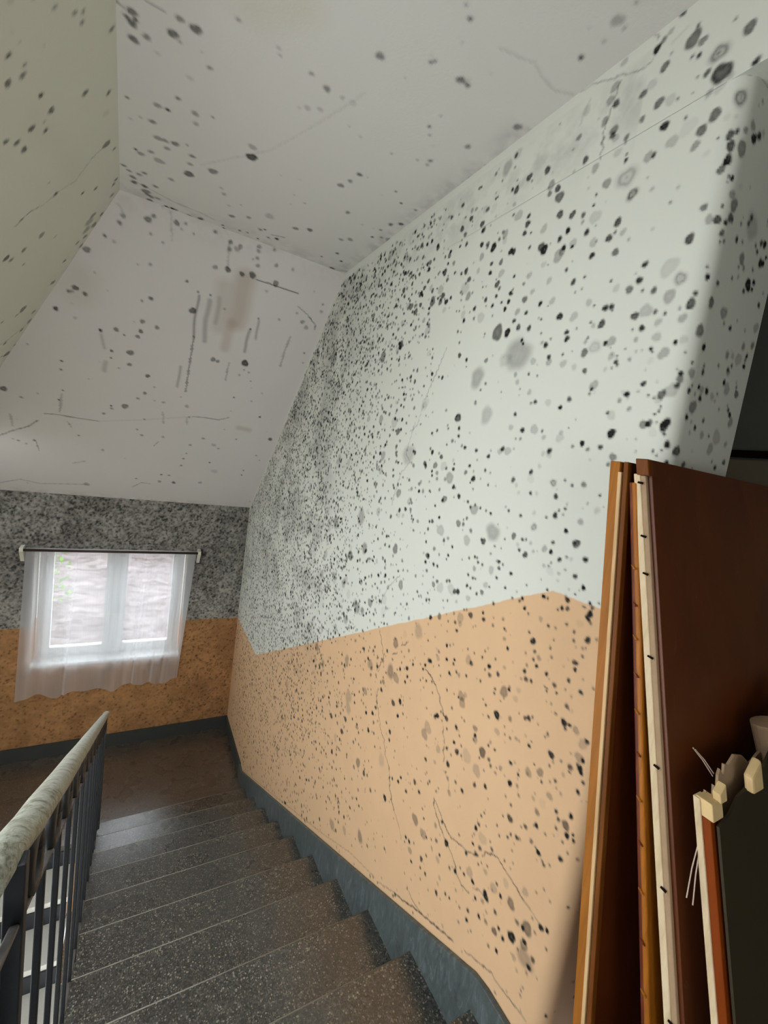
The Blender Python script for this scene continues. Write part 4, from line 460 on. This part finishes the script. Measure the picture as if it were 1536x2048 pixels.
def on3(u_, v_, off=0):
    z_ = ZC - v_ * .808; x_ = (-.71897 - .02793 * u_ + .55962 * z_) / .82828
    return (x_ - .828 * off, u_ - .028 * off, z_ + .56 * off)
w3_ = thing('window_added_roof', None, None, on3(.96, .85)); w3_['kind'] = 'structure'  # added roof window out of view, lights the top of the stair wall
for a_, b_, c_, d_ in ((.66, .70, .35, 1.35), (1.22, 1.26, .35, 1.35), (.70, 1.22, .35, .39), (.70, 1.22, 1.31, 1.35)):
    pm('window_frame', [on3(u_, v_, o_) for u_ in (a_, b_) for v_ in (c_, d_) for o_ in (0, .06)], BOXF, m_white, w3_)

# ---- remaining shell
LWY0, LWY1, LWZ0, LWZ1 = .62, 1.82, -1.76, -.68
b = []
for y0, y1, z0, z1 in ((-1.5, LWY0, -5.6, -.2), (LWY1, D + .26, -5.6, -.2), (LWY0, LWY1, -5.6, LWZ0), (LWY0, LWY1, LWZ1, -.4)): b.append((XL - .2, XL, y0, y1, z0, z1))
V_, F_ = boxes(b); pm('wall_left', V_, F_, m_lwall, kind='structure')
V_, F_ = boxes([(-1.6, 3.2, -1.62, -1.5, -5.6, -.75), (-1.6, 3.2, -1.62, -1.5, .15, 1.4), (-1.6, -.95, -1.62, -1.5, -.75, .15), (-.15, 3.2, -1.62, -1.5, -.75, .15)]); pm('wall_back', V_, F_, m_dark, kind='structure')
w4_ = thing('window_added_hall', None, None, (-.55, -1.58, -.75)); w4_['kind'] = 'structure'  # added window behind the camera, lifts the light on the jamb
for b_ in ((-.95, -.90, -.75, .15), (-.20, -.15, -.75, .15), (-.90, -.20, -.75, -.70), (-.90, -.20, .10, .15)):
    box('window_frame', (b_[0], b_[1], -1.60, -1.54, b_[2], b_[3]), m_white, w4_)
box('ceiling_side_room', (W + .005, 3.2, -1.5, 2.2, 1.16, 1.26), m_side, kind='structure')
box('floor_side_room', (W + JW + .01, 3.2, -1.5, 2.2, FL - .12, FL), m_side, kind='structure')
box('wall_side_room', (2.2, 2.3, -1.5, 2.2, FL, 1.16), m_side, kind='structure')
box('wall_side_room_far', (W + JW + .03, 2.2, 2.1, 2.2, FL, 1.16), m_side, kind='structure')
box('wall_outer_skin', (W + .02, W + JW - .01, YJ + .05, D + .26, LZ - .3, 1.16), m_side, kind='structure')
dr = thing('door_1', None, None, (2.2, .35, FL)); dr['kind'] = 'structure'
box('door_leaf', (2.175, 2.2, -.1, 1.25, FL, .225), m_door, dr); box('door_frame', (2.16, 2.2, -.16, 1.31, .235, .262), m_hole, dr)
# floors
box('floor', (XL, W, -1.5, .775, FL - .18, FL), m_ter, kind='structure')
V_, F_ = boxes([(-.135, W + JW + .01, -1.5, .4, FL - .19, FL - .001)]); pm('floor_threshold', V_, F_, m_ter, kind='structure')
box('floor_landing', (XL, W, 3.56, D, LZ - .18, LZ), m_land, kind='structure')
box('floor_lower_hall', (XL, W, -1.5, D, -5.1, -5.0), m_ter, kind='structure')
# skirtings of the landing
box('baseboard_window', (XL, W, D - .016, D, LZ, -3.066), m_skirt2, kind='structure')
box('baseboard_right', (W - .016, W, 3.87, D - .016, LZ, -3.07), m_skirt2, kind='structure')

# ------------------------------------------------------------------ stairs
SXL, SXR = -.135, W
st = thing('staircase', 'upper flight of worn dark terrazzo steps running down beside the mouldy wall to the landing', 'stairs', (.45, 2.2, LZ))
gs, hs = .3121, .16
noses = [(3.281 - gs * k, -2.9429 + hs * k) for k in range(-1, 9)]
for i, (y, z) in enumerate(noses):
    back = y - gs - .012 if i < 9 else None
    if i == 9: continue                                          # the last nose is the upper floor's own edge
    jl = random.uniform(-.006, .006)
    V_, F_ = boxes([(SXL + jl, SXR - .002, back, y, z - .035, z)]); pm('tread', V_, F_, m_ter, st, bevel=.004)
    zr = noses[i - 1][1] if i else LZ
    V_, F_ = boxes([(SXL + .006, SXR - .004, y - .045, y - .014, zr, z - .035)]); pm('riser', V_, F_, m_ter, st)
    V_, F_ = tubev([(SXL + jl, y - .0022, z - .0022), (SXR - .02, y - .0022, z - .0022)], .0032, 8, side=Vector((0, 1, 0))); pm('nosing', V_, F_, m_nose, st, smooth=True, label='pale worn nosing edge')
y, z = noses[9]
box('floor_edge', (SXL, SXR - .002, .70, y, FL - .05, FL + .0005), m_ter, bevel=.004, kind='structure')
box('riser', (SXL + .006, SXR - .004, y - .045, y - .014, noses[8][1], FL - .05), m_ter, st)
poly = [(3.58, LZ)] + [(y_ - .05, z_ - .035) for y_, z_ in noses] + [(.60, FL - .05), (.60, FL - .2), (3.35, LZ - .18)]
poly = [(3.55, LZ - .02)]
for i, (y_, z_) in enumerate(noses):
    zr = noses[i - 1][1] - .035 if i else LZ - .02
    poly += [(y_ - .045, zr), (y_ - .045, z_ - .035)]
poly += [(.62, FL - .05), (.62, FL - .24), (3.30, LZ - .17)]
V_, F_ = extrude_x(poly, SXL + .008, SXR - .004); me_o = pm('flight_slab', V_, F_, m_skirt2, st)
# painted skirting following the flight
top = lambda y_: noseZ(y_) + .118
poly = [(3.885, LZ + .13), (3.885, LZ), (3.62, LZ - .02)]
poly += [(y_ , z_ - .14) for y_, z_ in noses] + [(.45, FL - .05), (.45, FL + .115), (.745, FL + .118)]
poly += [(yy, top(yy)) for yy in np.arange(.80, 3.86, .12)]
V_, F_ = extrude_x(poly, SXR - .019, SXR - .001); pm('skirting', V_, F_, m_skirt, st, bevel=.003, label='grey-blue painted skirting with scuffs along the wall')

# lower flight, glimpsed through the railing
lf = thing('staircase', 'lower flight of steps seen through the railing going down from the landing', 'stairs', (-.8, 2.4, -5.0))
for k in range(11):
    y_, z_ = 3.56 - .29 * k, LZ - .16 * (k + 1)
    V_, F_ = boxes([(XL + .002, -.24, y_ - .29, y_ + .01, z_ - .04, z_)]); pm('tread', V_, F_, m_glare, lf, bevel=.004)  # pale treads stand in for bright window glare on the steps
    V_, F_ = boxes([(XL + .002, -.25, y_ - .01, y_ + .02, z_, z_ + .12)]); pm('riser', V_, F_, m_iron, lf)

# ------------------------------------------------------------------ window
wn = thing('window_1', None, None, (-.14, D + .2, WZ0)); wn['kind'] = 'structure'
fy0, fy1 = D + .165, D + .235
fx0, fx1, fz0, fz1 = WX0 + .012, WX1 - .012, WZ0 + .03, WZ1 - .005
V_, F_ = boxes([(fx0, fx0 + .05, fy0, fy1, fz0, fz1), (fx1 - .05, fx1, fy0, fy1, fz0, fz1), (fx0 + .05, fx1 - .05, fy0, fy1, fz0, fz0 + .04), (fx0 + .05, fx1 - .05, fy0, fy1, fz1 - .03, fz1), (-.17, -.10, fy0, fy1, fz0 + .04, fz1 - .03)])
pm('window_frame', V_, F_, m_white, wn, bevel=.003)
for a, b_ in ((fx0 + .05, -.17), (-.10, fx1 - .05)):
    s0, s1 = fy0 - .012, fy1 - .02; z0, z1 = fz0 + .04, fz1 - .03; k = .055
    V_, F_ = boxes([(a, a + k, s0, s1, z0, z1), (b_ - k, b_, s0, s1, z0, z1), (a + k, b_ - k, s0, s1, z0, z0 + .05), (a + k, b_ - k, s0, s1, z1 - .035, z1)])
    sh = pm('sash', V_, F_, m_white, wn, bevel=.004)
    box('pane', (a + k - .004, b_ - k + .004, fy0 + .018, fy0 + .022, z0 + .046, z1 - .031), m_glass, sh)
V_, F_ = boxes([(-.125, -.113, fy0 - .05, fy0 - .02, -1.86, -1.75), (-.13, -.108, fy0 - .02, fy0 - .011, -1.84, -1.77)]); pm('window_handle', V_, F_, m_white, wn, bevel=.003)
box('window_sill', (WX0 + .001, WX1 - .001, D - .012, fy0 + .02, WZ0 + .001, WZ0 + .03), m_white, wn, bevel=.006)
w2 = thing('window_added_left', None, None, (XL - .1, 1.22, LWZ0)); w2['kind'] = 'structure'  # added window out of view, brings daylight from the left
V_, F_ = boxes([(XL - .16, XL - .1, LWY0, LWY0 + .05, LWZ0, LWZ1), (XL - .16, XL - .1, LWY1 - .05, LWY1, LWZ0, LWZ1), (XL - .16, XL - .1, LWY0 + .05, LWY1 - .05, LWZ0, LWZ0 + .05), (XL - .16, XL - .1, LWY0 + .05, LWY1 - .05, LWZ1 - .05, LWZ1), (XL - .16, XL - .1, 1.20, 1.24, LWZ0 + .05, LWZ1 - .05)])
pm('window_frame', V_, F_, m_white, w2)

# ------------------------------------------------------------------ curtain on its rod
RZ_, RYY = -1.172, 4.612
rod = thing('curtain_rod', 'thin dark curtain rod on two cream brackets above the landing window', 'curtain rod', (-.14, D - .04, -1.19))
V_, F_ = tubev([(-.872, RYY, RZ_), (.60, RYY, RZ_)], .0115, 12, side=Vector((0, 1, 0))); pm('rod', V_, F_, m_rod, rod, smooth=True)
for xb in (-.842, .572):
    P_ = [(RYY - .012, RZ_ - .012), (RYY - .012, RZ_ + .02), (D - .001, RZ_ + .03), (D - .001, RZ_ - .115), (D - .014, RZ_ - .115)]
    V_, F_ = extrude_x(P_, xb - .014, xb + .014); pm('bracket', V_, F_, m_brk, rod, bevel=.002)
nx, nz = 190, 70; V_, F_ = [], []
folds = [(-.80, .05, .6), (-.66, .03, .35), (-.46, .022, .9), (-.43, .02, -.7), (-.30, .05, .3), (-.12, .04, .3), (.0, .03, .5), (.10, .02, 1.0), (.135, .018, -.8), (.24, .03, .8), (.31, .02, -.7), (.38, .025, .8), (.44, .02, -.6)]
def fold(s, t_):
    y = sum(a * math.exp(-((s - c - .02 * t_ * math.sin(c * 31)) / wd_) ** 2) for c, wd_, a in folds)
    return .030 * y * (.35 + .65 * t_) + .008 * math.sin(s * 38 + 2 * math.sin(s * 9)) * (1 - .4 * t_)
for j in range(nz + 1):
    t_ = j / nz
    for i in range(nx + 1):
        s = i / nx; x0 = -.815 + (.545 + .815) * s; xx = x0 - .03 * t_ * (1 - s) - .075 * t_ * s ** 2
        hem = .045 * abs(math.sin(x0 * 7.5 + .6)) + .018 * math.sin(x0 * 27) - .03 * (s < .08) * (1 - s / .08) + .0
        z = RZ_ - .012 - t_ * (1.40 - .02 * s - hem * .9)
        V_.append((xx, RYY + .016 + max(-.004, fold(x0, t_) * 1.1), z))
for j in range(nz):
    for i in range(nx): a = j * (nx + 1) + i; F_.append((a, a + 1, a + nx + 2, a + nx + 1))
cu = thing('curtain', 'sheer white voile curtain hanging in soft folds over the landing window', 'curtain', (-.14, RYY, -1.19))
pm('cloth', V_, F_, m_sheer, cu, smooth=True)
nh = 60; V_ = []; F_ = []
for i in range(nx + 1):
    s = i / nx; x0 = -.815 + 1.36 * s
    for z, d_ in ((RZ_ + .016, -.012), (RZ_ - .004, -.0155), (RZ_ - .03, -.008), (RZ_ - .05, -.001)): V_.append((x0, RYY + .020 + fold(x0, 0) * .3 - d_ * .3, z))
for i in range(nx):
    for j in range(3): a = i * 4 + j; F_.append((a, a + 1, a + 5, a + 4))
pm('heading_tape', V_, F_, m_sheer, cu, smooth=True)

# ------------------------------------------------------------------ railing
XR_ = -.102
rl = thing('stair_railing', 'black iron stair railing with thick flaking grey handrail beside the upper flight', 'railing', (XR_, 2.1, -2.4))
def hz(y): return -.697 - .5566 * (y - .923)
path = [(-.128, .575, -.552), (-.118, .64, -.562), (-.108, .72, -.595), (-.105, .80, -.632)] + [(XR_, yy, hz(yy) + .0008 * math.sin(yy * 11)) for yy in np.linspace(.92, 3.56, 26)] + [(XR_, 3.60, hz(3.60)), (XR_, 3.625, hz(3.625) - .012)]
V_, F_ = tubev(path, [.0225] * (len(path) - 2) + [.020, .011], 20, .95); pm('handrail', V_, F_, m_rail, rl, smooth=True, label='thick rounded handrail with mottled flaking paint')
def strip(pts, x, wx, hzz, name, mat, par, bev=.002):
    V_, F_ = [], []
    for y_, z_ in pts: V_ += [(x - wx / 2, y_, z_ - hzz / 2), (x + wx / 2, y_, z_ - hzz / 2), (x + wx / 2, y_, z_ + hzz / 2), (x - wx / 2, y_, z_ + hzz / 2)]
    for i in range(len(pts) - 1):
        for j in range(4): F_.append((i * 4 + j, i * 4 + (j + 1) % 4, i * 4 + 4 + (j + 1) % 4, i * 4 + 4 + j))
    F_ += [(3, 2, 1, 0), tuple((len(pts) - 1) * 4 + j for j in range(4))]
    return pm(name, V_, F_, mat, par, bevel=bev)
mz = lambda y: hz(y) - .125
strip([(yy, mz(yy)) for yy in np.linspace(.44, 3.52, 14)], XR_ + .002, .011, .008, 'middle_bar', m_ironworn, rl)
bz = lambda y: noseZ(y) + .045
strip([(yy, bz(yy)) for yy in (.62, 1.5, 2.5, 3.55)], XR_ - .006, .022, .010, 'bottom_bar', m_ironworn, rl)
strip([(yy, hz(yy) - .0255) for yy in (.75, 1.5, 2.5, 3.58)], XR_, .024, .006, 'rail_band', m_iron, rl)
ny = 15
for i in range(ny):
    yb = .62 + i * (3.50 - .62) / (ny - 1)
    if i in (0, ny - 1): wd_ = .022
    else: wd_ = .012
    z0, z1 = bz(yb) - (.06 if i % 6 == 0 or i == ny - 1 else 0), mz(yb)
    if i in (0, ny - 1): z1 = hz(yb) - .03
    V_, F_ = boxes([(XR_ - wd_ / 2, XR_ + wd_ / 2, yb - wd_ / 2, yb + wd_ / 2, z0, z1)]); pm('baluster', V_, F_, m_iron, rl, bevel=.002)
for i in range(ny - 1):
    yb = .62 + (i + .5) * (3.50 - .62) / (ny - 1); cz = (mz(yb) + hz(yb) - .025) / 2
    ring = [(XR_, yb + .040 * math.cos(a), cz + .046 * math.sin(a) - .5566 * .040 * math.cos(a) * .6) for a in np.linspace(0, 2 * math.pi, 21)]
    V_, F_ = tubev(ring, .0105, 8); pm('scroll', V_, F_, m_iron, rl, smooth=True)
# guard along the upper landing
gd = thing('guard_railing', 'dark guard railing turning left from the top of the stair handrail', 'railing', (-.7, .57, FL))
V_, F_ = tubev([(-.17, .565, -.555)] + [(x_, .56, -.556) for x_ in np.linspace(-.22, XL + .003, 12)], .0245, 18, .9, side=Vector((0, 1, 0))); pm('handrail', V_, F_, m_rail, gd, smooth=True)
V_, F_ = boxes([(-.155, -.115, .53, .57, FL, -.60)]); pm('newel_post', V_, F_, m_iron, gd, bevel=.003)
for z0 in (FL + .09, -.74):
    V_, F_ = boxes([(XL + .002, -.158, .545, .575, z0, z0 + .014)]); pm('cross_bar', V_, F_, m_iron, gd)
for i in range(9):
    x_ = -.27 - i * .12; V_, F_ = boxes([(x_ - .007, x_ + .007, .553, .567, FL + .105, -.742)]); pm('baluster', V_, F_, m_iron, gd)

# ------------------------------------------------------------------ boards leaning in the opening
def slab(x0, x1, y_top_front, z_top, lean, t0, t1, zb=FL + .001, ztl=None):
    """slab leaning back; y of a plane at height z = y_top_front - lean*(z_top - z); thickness t measured along +y"""
    f = lambda z, t_: y_top_front - lean * (z_top - z) + t_
    z1l = z_top if ztl is None else ztl
    return [(x0, f(zb, t0), zb), (x0, f(z1l, t0), z1l), (x0, f(zb, t1), zb), (x0, f(z1l, t1), z1l), (x1, f(zb, t0), zb), (x1, f(z_top, t0), z_top), (x1, f(zb, t1), zb), (x1, f(z_top, t1), z_top)]
BX = .80
# A : amber edged door
A_ = thing('wardrobe_panel', 'tall amber-edged board leaning nearest the mouldy wall, leftmost of the boards', 'board', (1.1, .3, FL))
la, ya, za = .142, .4995, .067
V_, F_ = boxes([slab(BX + .012, 1.42, ya, za, la, .002, .034)]); pm('core', V_, F_, m_brown, A_)
V_, F_ = boxes([slab(BX, BX + .014, ya, za, la, .0165, .037)]); pm('edging', V_, F_, m_amber, A_, bevel=.0015, label='amber varnished edge strip')
V_, F_ = boxes([slab(BX - .001, BX + .014, ya, za - .02, la, .0095, .0165)]); pm('edging', V_, F_, m_pine, A_, bevel=.001, label='thin bare pale strip')
V_, F_ = boxes([slab(BX, BX + .014, ya, za, la, 0, .0095)]); pm('edging', V_, F_, m_brown2, A_, bevel=.0015, label='brown front edge strip')
# B : narrow reddish and amber rail
B_ = thing('moulded_plank', 'reddish-brown plank with an amber nail-dented edge squeezed between the two tall boards', 'board', (1.1, .2, FL))
lb, yb_, zb_ = .2345, .4738, .03
V_, F_ = boxes([slab(BX + .004, 1.36, yb_, zb_, lb, .0085, .0200)]); pm('back_strip', V_, F_, m_red, B_, bevel=.003)
V_, F_ = boxes([slab(BX - .003, 1.36, yb_, zb_, lb, 0, .0105)]); pm('front_strip', V_, F_, m_amber2, B_, bevel=.003)
for i, zz_ in enumerate([-.125, -.190, -.248, -.312, -.374, -.444, -.517, -.588, -.664, -.742, -.82]):
    yk = yb_ - lb * (zb_ - zz_) + .007; V_ = []; F_ = []
    V_, F_ = tubev([(BX - .0065, yk - .004, zz_), (BX - .0035, yk, zz_ - .001), (BX - .0065, yk + .006, zz_ + .005)], [.0012, .0028, .001], 6, side=Vector((0, 0, 1))); pm('dent', V_, F_, m_red if i % 2 else m_amber, B_)
# C : big brown panel with pale edge
C_ = thing('wardrobe_panel', 'large dark brown varnished board with pale nail-holed left edge', 'board', (1.1, .2, FL))
lc, yc_, zc_ = .268, .463, .0745
V_, F_ = boxes([slab(BX + .008, 1.50, yc_, zc_, lc, .0, .022)]); pm('panel', V_, F_, m_brown, C_, bevel=.001)
V_, F_ = boxes([slab(BX - .002, BX + .008, yc_, zc_ - .028, lc, .0092, .0215)]); pm('edging', V_, F_, m_pale, C_, bevel=.002, label='pale weathered edge strip')
V_, F_ = boxes([slab(BX + .0, BX + .009, yc_, zc_ - .03, lc, -.0005, .0094)]); pm('edging', V_, F_, m_ply, C_, bevel=.002, label='dusty mauve-brown chamfer')
V_, F_ = boxes([[(v[0], v[1], v[2]) for v in slab(BX - .004, BX + .012, yc_, zc_, lc, -.001, .0225, zb=zc_ - .03)]]); pm('end_cap', V_, F_, m_brown2, C_, bevel=.002)
for zz_ in (.03, -.065, -.13, -.27, -.445, -.63, -.82):
    yk = yc_ - lc * (zc_ - zz_) + .0155
    V_, F_ = tubev([(BX - .0035, yk - .004, zz_), (BX - .0035, yk + .005, zz_ + .001)], [.0022, .0018], 8); pm('nail_hole', V_, F_, m_hole, C_)
# D : broken hollow door
D_ = thing('broken_panel', 'broken hollow board with orange edge and dark olive face in the lower right corner', 'board', (1.15, .05, FL))
ld, yd_, zd_ = .282, .2496, -.456
def plane_pt(x, z, t_): return (x, yd_ - ld * (zd_ - z) + t_, z)
def sheet(outline, t0, t1):
    n = len(outline); V_ = [plane_pt(x, z, t0) for x, z in outline] + [plane_pt(x, z, t1) for x, z in outline]
    return V_, [tuple(range(n)), tuple(range(2 * n - 1, n - 1, -1))] + [(i, (i + 1) % n, n + (i + 1) % n, n + i) for i in range(n)]
face = [(BX + .006, FL + .001), (BX + .006, -.478), (.842, -.470), (.875, -.452), (.905, -.447), (.94, -.432), (.975, -.428), (1.01, -.410), (1.05, -.405), (1.12, -.385), (1.22, -.36), (1.32, -.35), (1.44, -.33), (1.44, FL + .001)]
V_, F_ = sheet(face, 0, .004); pm('face_sheet', V_, F_, m_olive, D_)
V_, F_ = boxes([slab(BX - .001, BX + .022, yd_, zd_ - .018, ld, .0035, .0225, ztl=zd_ - .018)]); pm('edging', V_, F_, m_orange, D_, bevel=.0015, label='orange varnished edge')
V_, F_ = boxes([slab(BX - .004, BX + .02, yd_, zd_ + .006, ld, .0225, .0325, ztl=zd_ + .006)]); pm('edging', V_, F_, m_pale, D_, bevel=.0015, label='pale bare wood edge strip')
back = [(BX + .02, FL + .001), (BX + .02, -.47), (.825, -0.447), (.835, -0.460), (.846, -0.467), (.852, -0.445), (.862, -0.454), (.868, -0.434), (.876, -0.426), (.886, -0.439), (.892, -0.422), (.905, -0.426), (.93, -0.415), (.96, -0.422), (.985, -0.440), (1.02, -0.430), (1.1, -0.420), (1.25, -0.400), (1.44, -0.360), (1.44, FL + .001)]
V_, F_ = sheet(back, .024, .028); pm('back_sheet', V_, F_, m_ply, D_, label='torn fibreboard sheet with ragged top')
V_, F_ = boxes([slab(BX - .001, BX + .032, yd_, zd_ + .006, ld, .006, .030, zb=zd_ - .018, ztl=zd_ + .008)]); pm('core_block', V_, F_, m_chip, D_, bevel=.002, label='splintered pale wood block')
V_, F_ = boxes([slab(BX + .022, BX + .044, yd_, zd_ + .028, ld, .010, .022, zb=zd_ + .004, ztl=zd_ + .017)]); pm('core_block', V_, F_, m_chip, D_, bevel=.002)
V_, F_ = boxes([slab(.905, .945, yd_, -.405, ld, .004, .018, zb=-.45, ztl=-.425)]); pm('core_block', V_, F_, m_chip, D_, bevel=.004)
V_, F_ = boxes([slab(.985, 1.02, yd_, -.375, ld, .0, .018, zb=-.43, ztl=-.385)]); pm('core_block', V_, F_, m_chip, D_, bevel=.004)
V_, F_ = tubev([plane_pt(1.060, -.46, .012), plane_pt(1.056, -.42, .012), plane_pt(1.048, -.375, .014)], [.026, .027, .027], 18, side=Vector((1, 0, 0))); pm('core_roll', V_, F_, m_ply, D_, smooth=False, label='stub of pale cardboard tube sticking out of the break')
V_, F_ = tubev([plane_pt(1.10, -.37, .006), plane_pt(1.13, -.335, .004)], [.02, .017], 12); pm('core_roll', V_, F_, m_chip, D_)
for (x0, z0, x1, z1) in ((.862, -.437, .815, -.388), (.866, -.434, .822, -.392), (.80, -.52, .762, -.585), (.802, -.53, .778, -.60)):
    p0, p1 = plane_pt(x0, z0, .03), plane_pt(x1, z1, .034); mid = tuple((a + b_) / 2 + .002 for a, b_ in zip(p0, p1))
    V_, F_ = tubev([p0, mid, p1], .0009, 6); pm('fibre', V_, F_, m_fibre, D_)

# ------------------------------------------------------------------ outside the window
nx, ny_ = 90, 70; V_, F_ = [], []
for j in range(ny_ + 1):
    for i in range(nx + 1):
        x = -4.5 + 9 * i / nx; yy = D + .6 + 5 * j / ny_; s = (yy - D - .6)
        z = -3.3 + .5 * min(s, .9) + .50 * max(0, s - .9) + .05 * math.sin(x * 5 + s * 7) + .05 * random.random() + .04 * math.sin(s * 21 + x)
        V_.append((x, yy, z))
for j in range(ny_):
    for i in range(nx): a = j * (nx + 1) + i; F_.append((a, a + 1, a + nx + 2, a + nx + 1))
pm('ground_bank', V_, F_, m_bank, smooth=True, kind='structure')
sh = thing('shrub', 'young green shrub on the bank seen through the left window pane', 'shrub', (-.9, D + 1.7, -2.9))
V_, F_ = tubev([(-.98, D + 1.7, -2.95), (-.95, D + 1.68, -2.2), (-.85, D + 1.66, -1.5)], [.012, .008, .003], 6); pm('stem', V_, F_, m_bank, sh)
V_, F_ = [], []
for i in range(260):
    a = random.uniform(0, 6.28); r_ = random.random() ** .6; c = Vector((-.92 + .30 * r_ * math.cos(a), D + 1.66 + .2 * r_ * math.sin(a), random.uniform(-2.25, -1.45)))
    u_ = Vector((random.gauss(0, 1), random.gauss(0, 1), random.gauss(0, .6))).normalized(); w_ = u_.cross(Vector((0, .6, .8))).normalized(); l_ = random.uniform(.02, .045)
    n = len(V_); V_ += [c - u_ * l_, c + w_ * l_ * .5 - u_ * .2 * l_, c + u_ * l_, c - w_ * l_ * .5 - u_ * .2 * l_]; F_.append((n, n + 1, n + 2, n + 3))
pm('foliage', V_, F_, m_leaf, sh)
V_, F_ = [], []
for i in range(1500):
    x = random.uniform(-1.6, 1.6); yy = D + random.uniform(.75, 1.5); z = -3.3 + .35 * min(yy - D - .6, .9) - .02; h_ = random.uniform(.12, .30); dx = random.gauss(0, .05)
    n = len(V_); V_ += [(x - .006, yy, z), (x + .006, yy, z), (x + dx, yy + random.gauss(0, .03), z + h_)]; F_.append((n, n + 1, n + 2))
pm('grass', V_, F_, m_grass, label='green grass growing at the foot of the bank outside the window', cat='grass', kind='stuff')
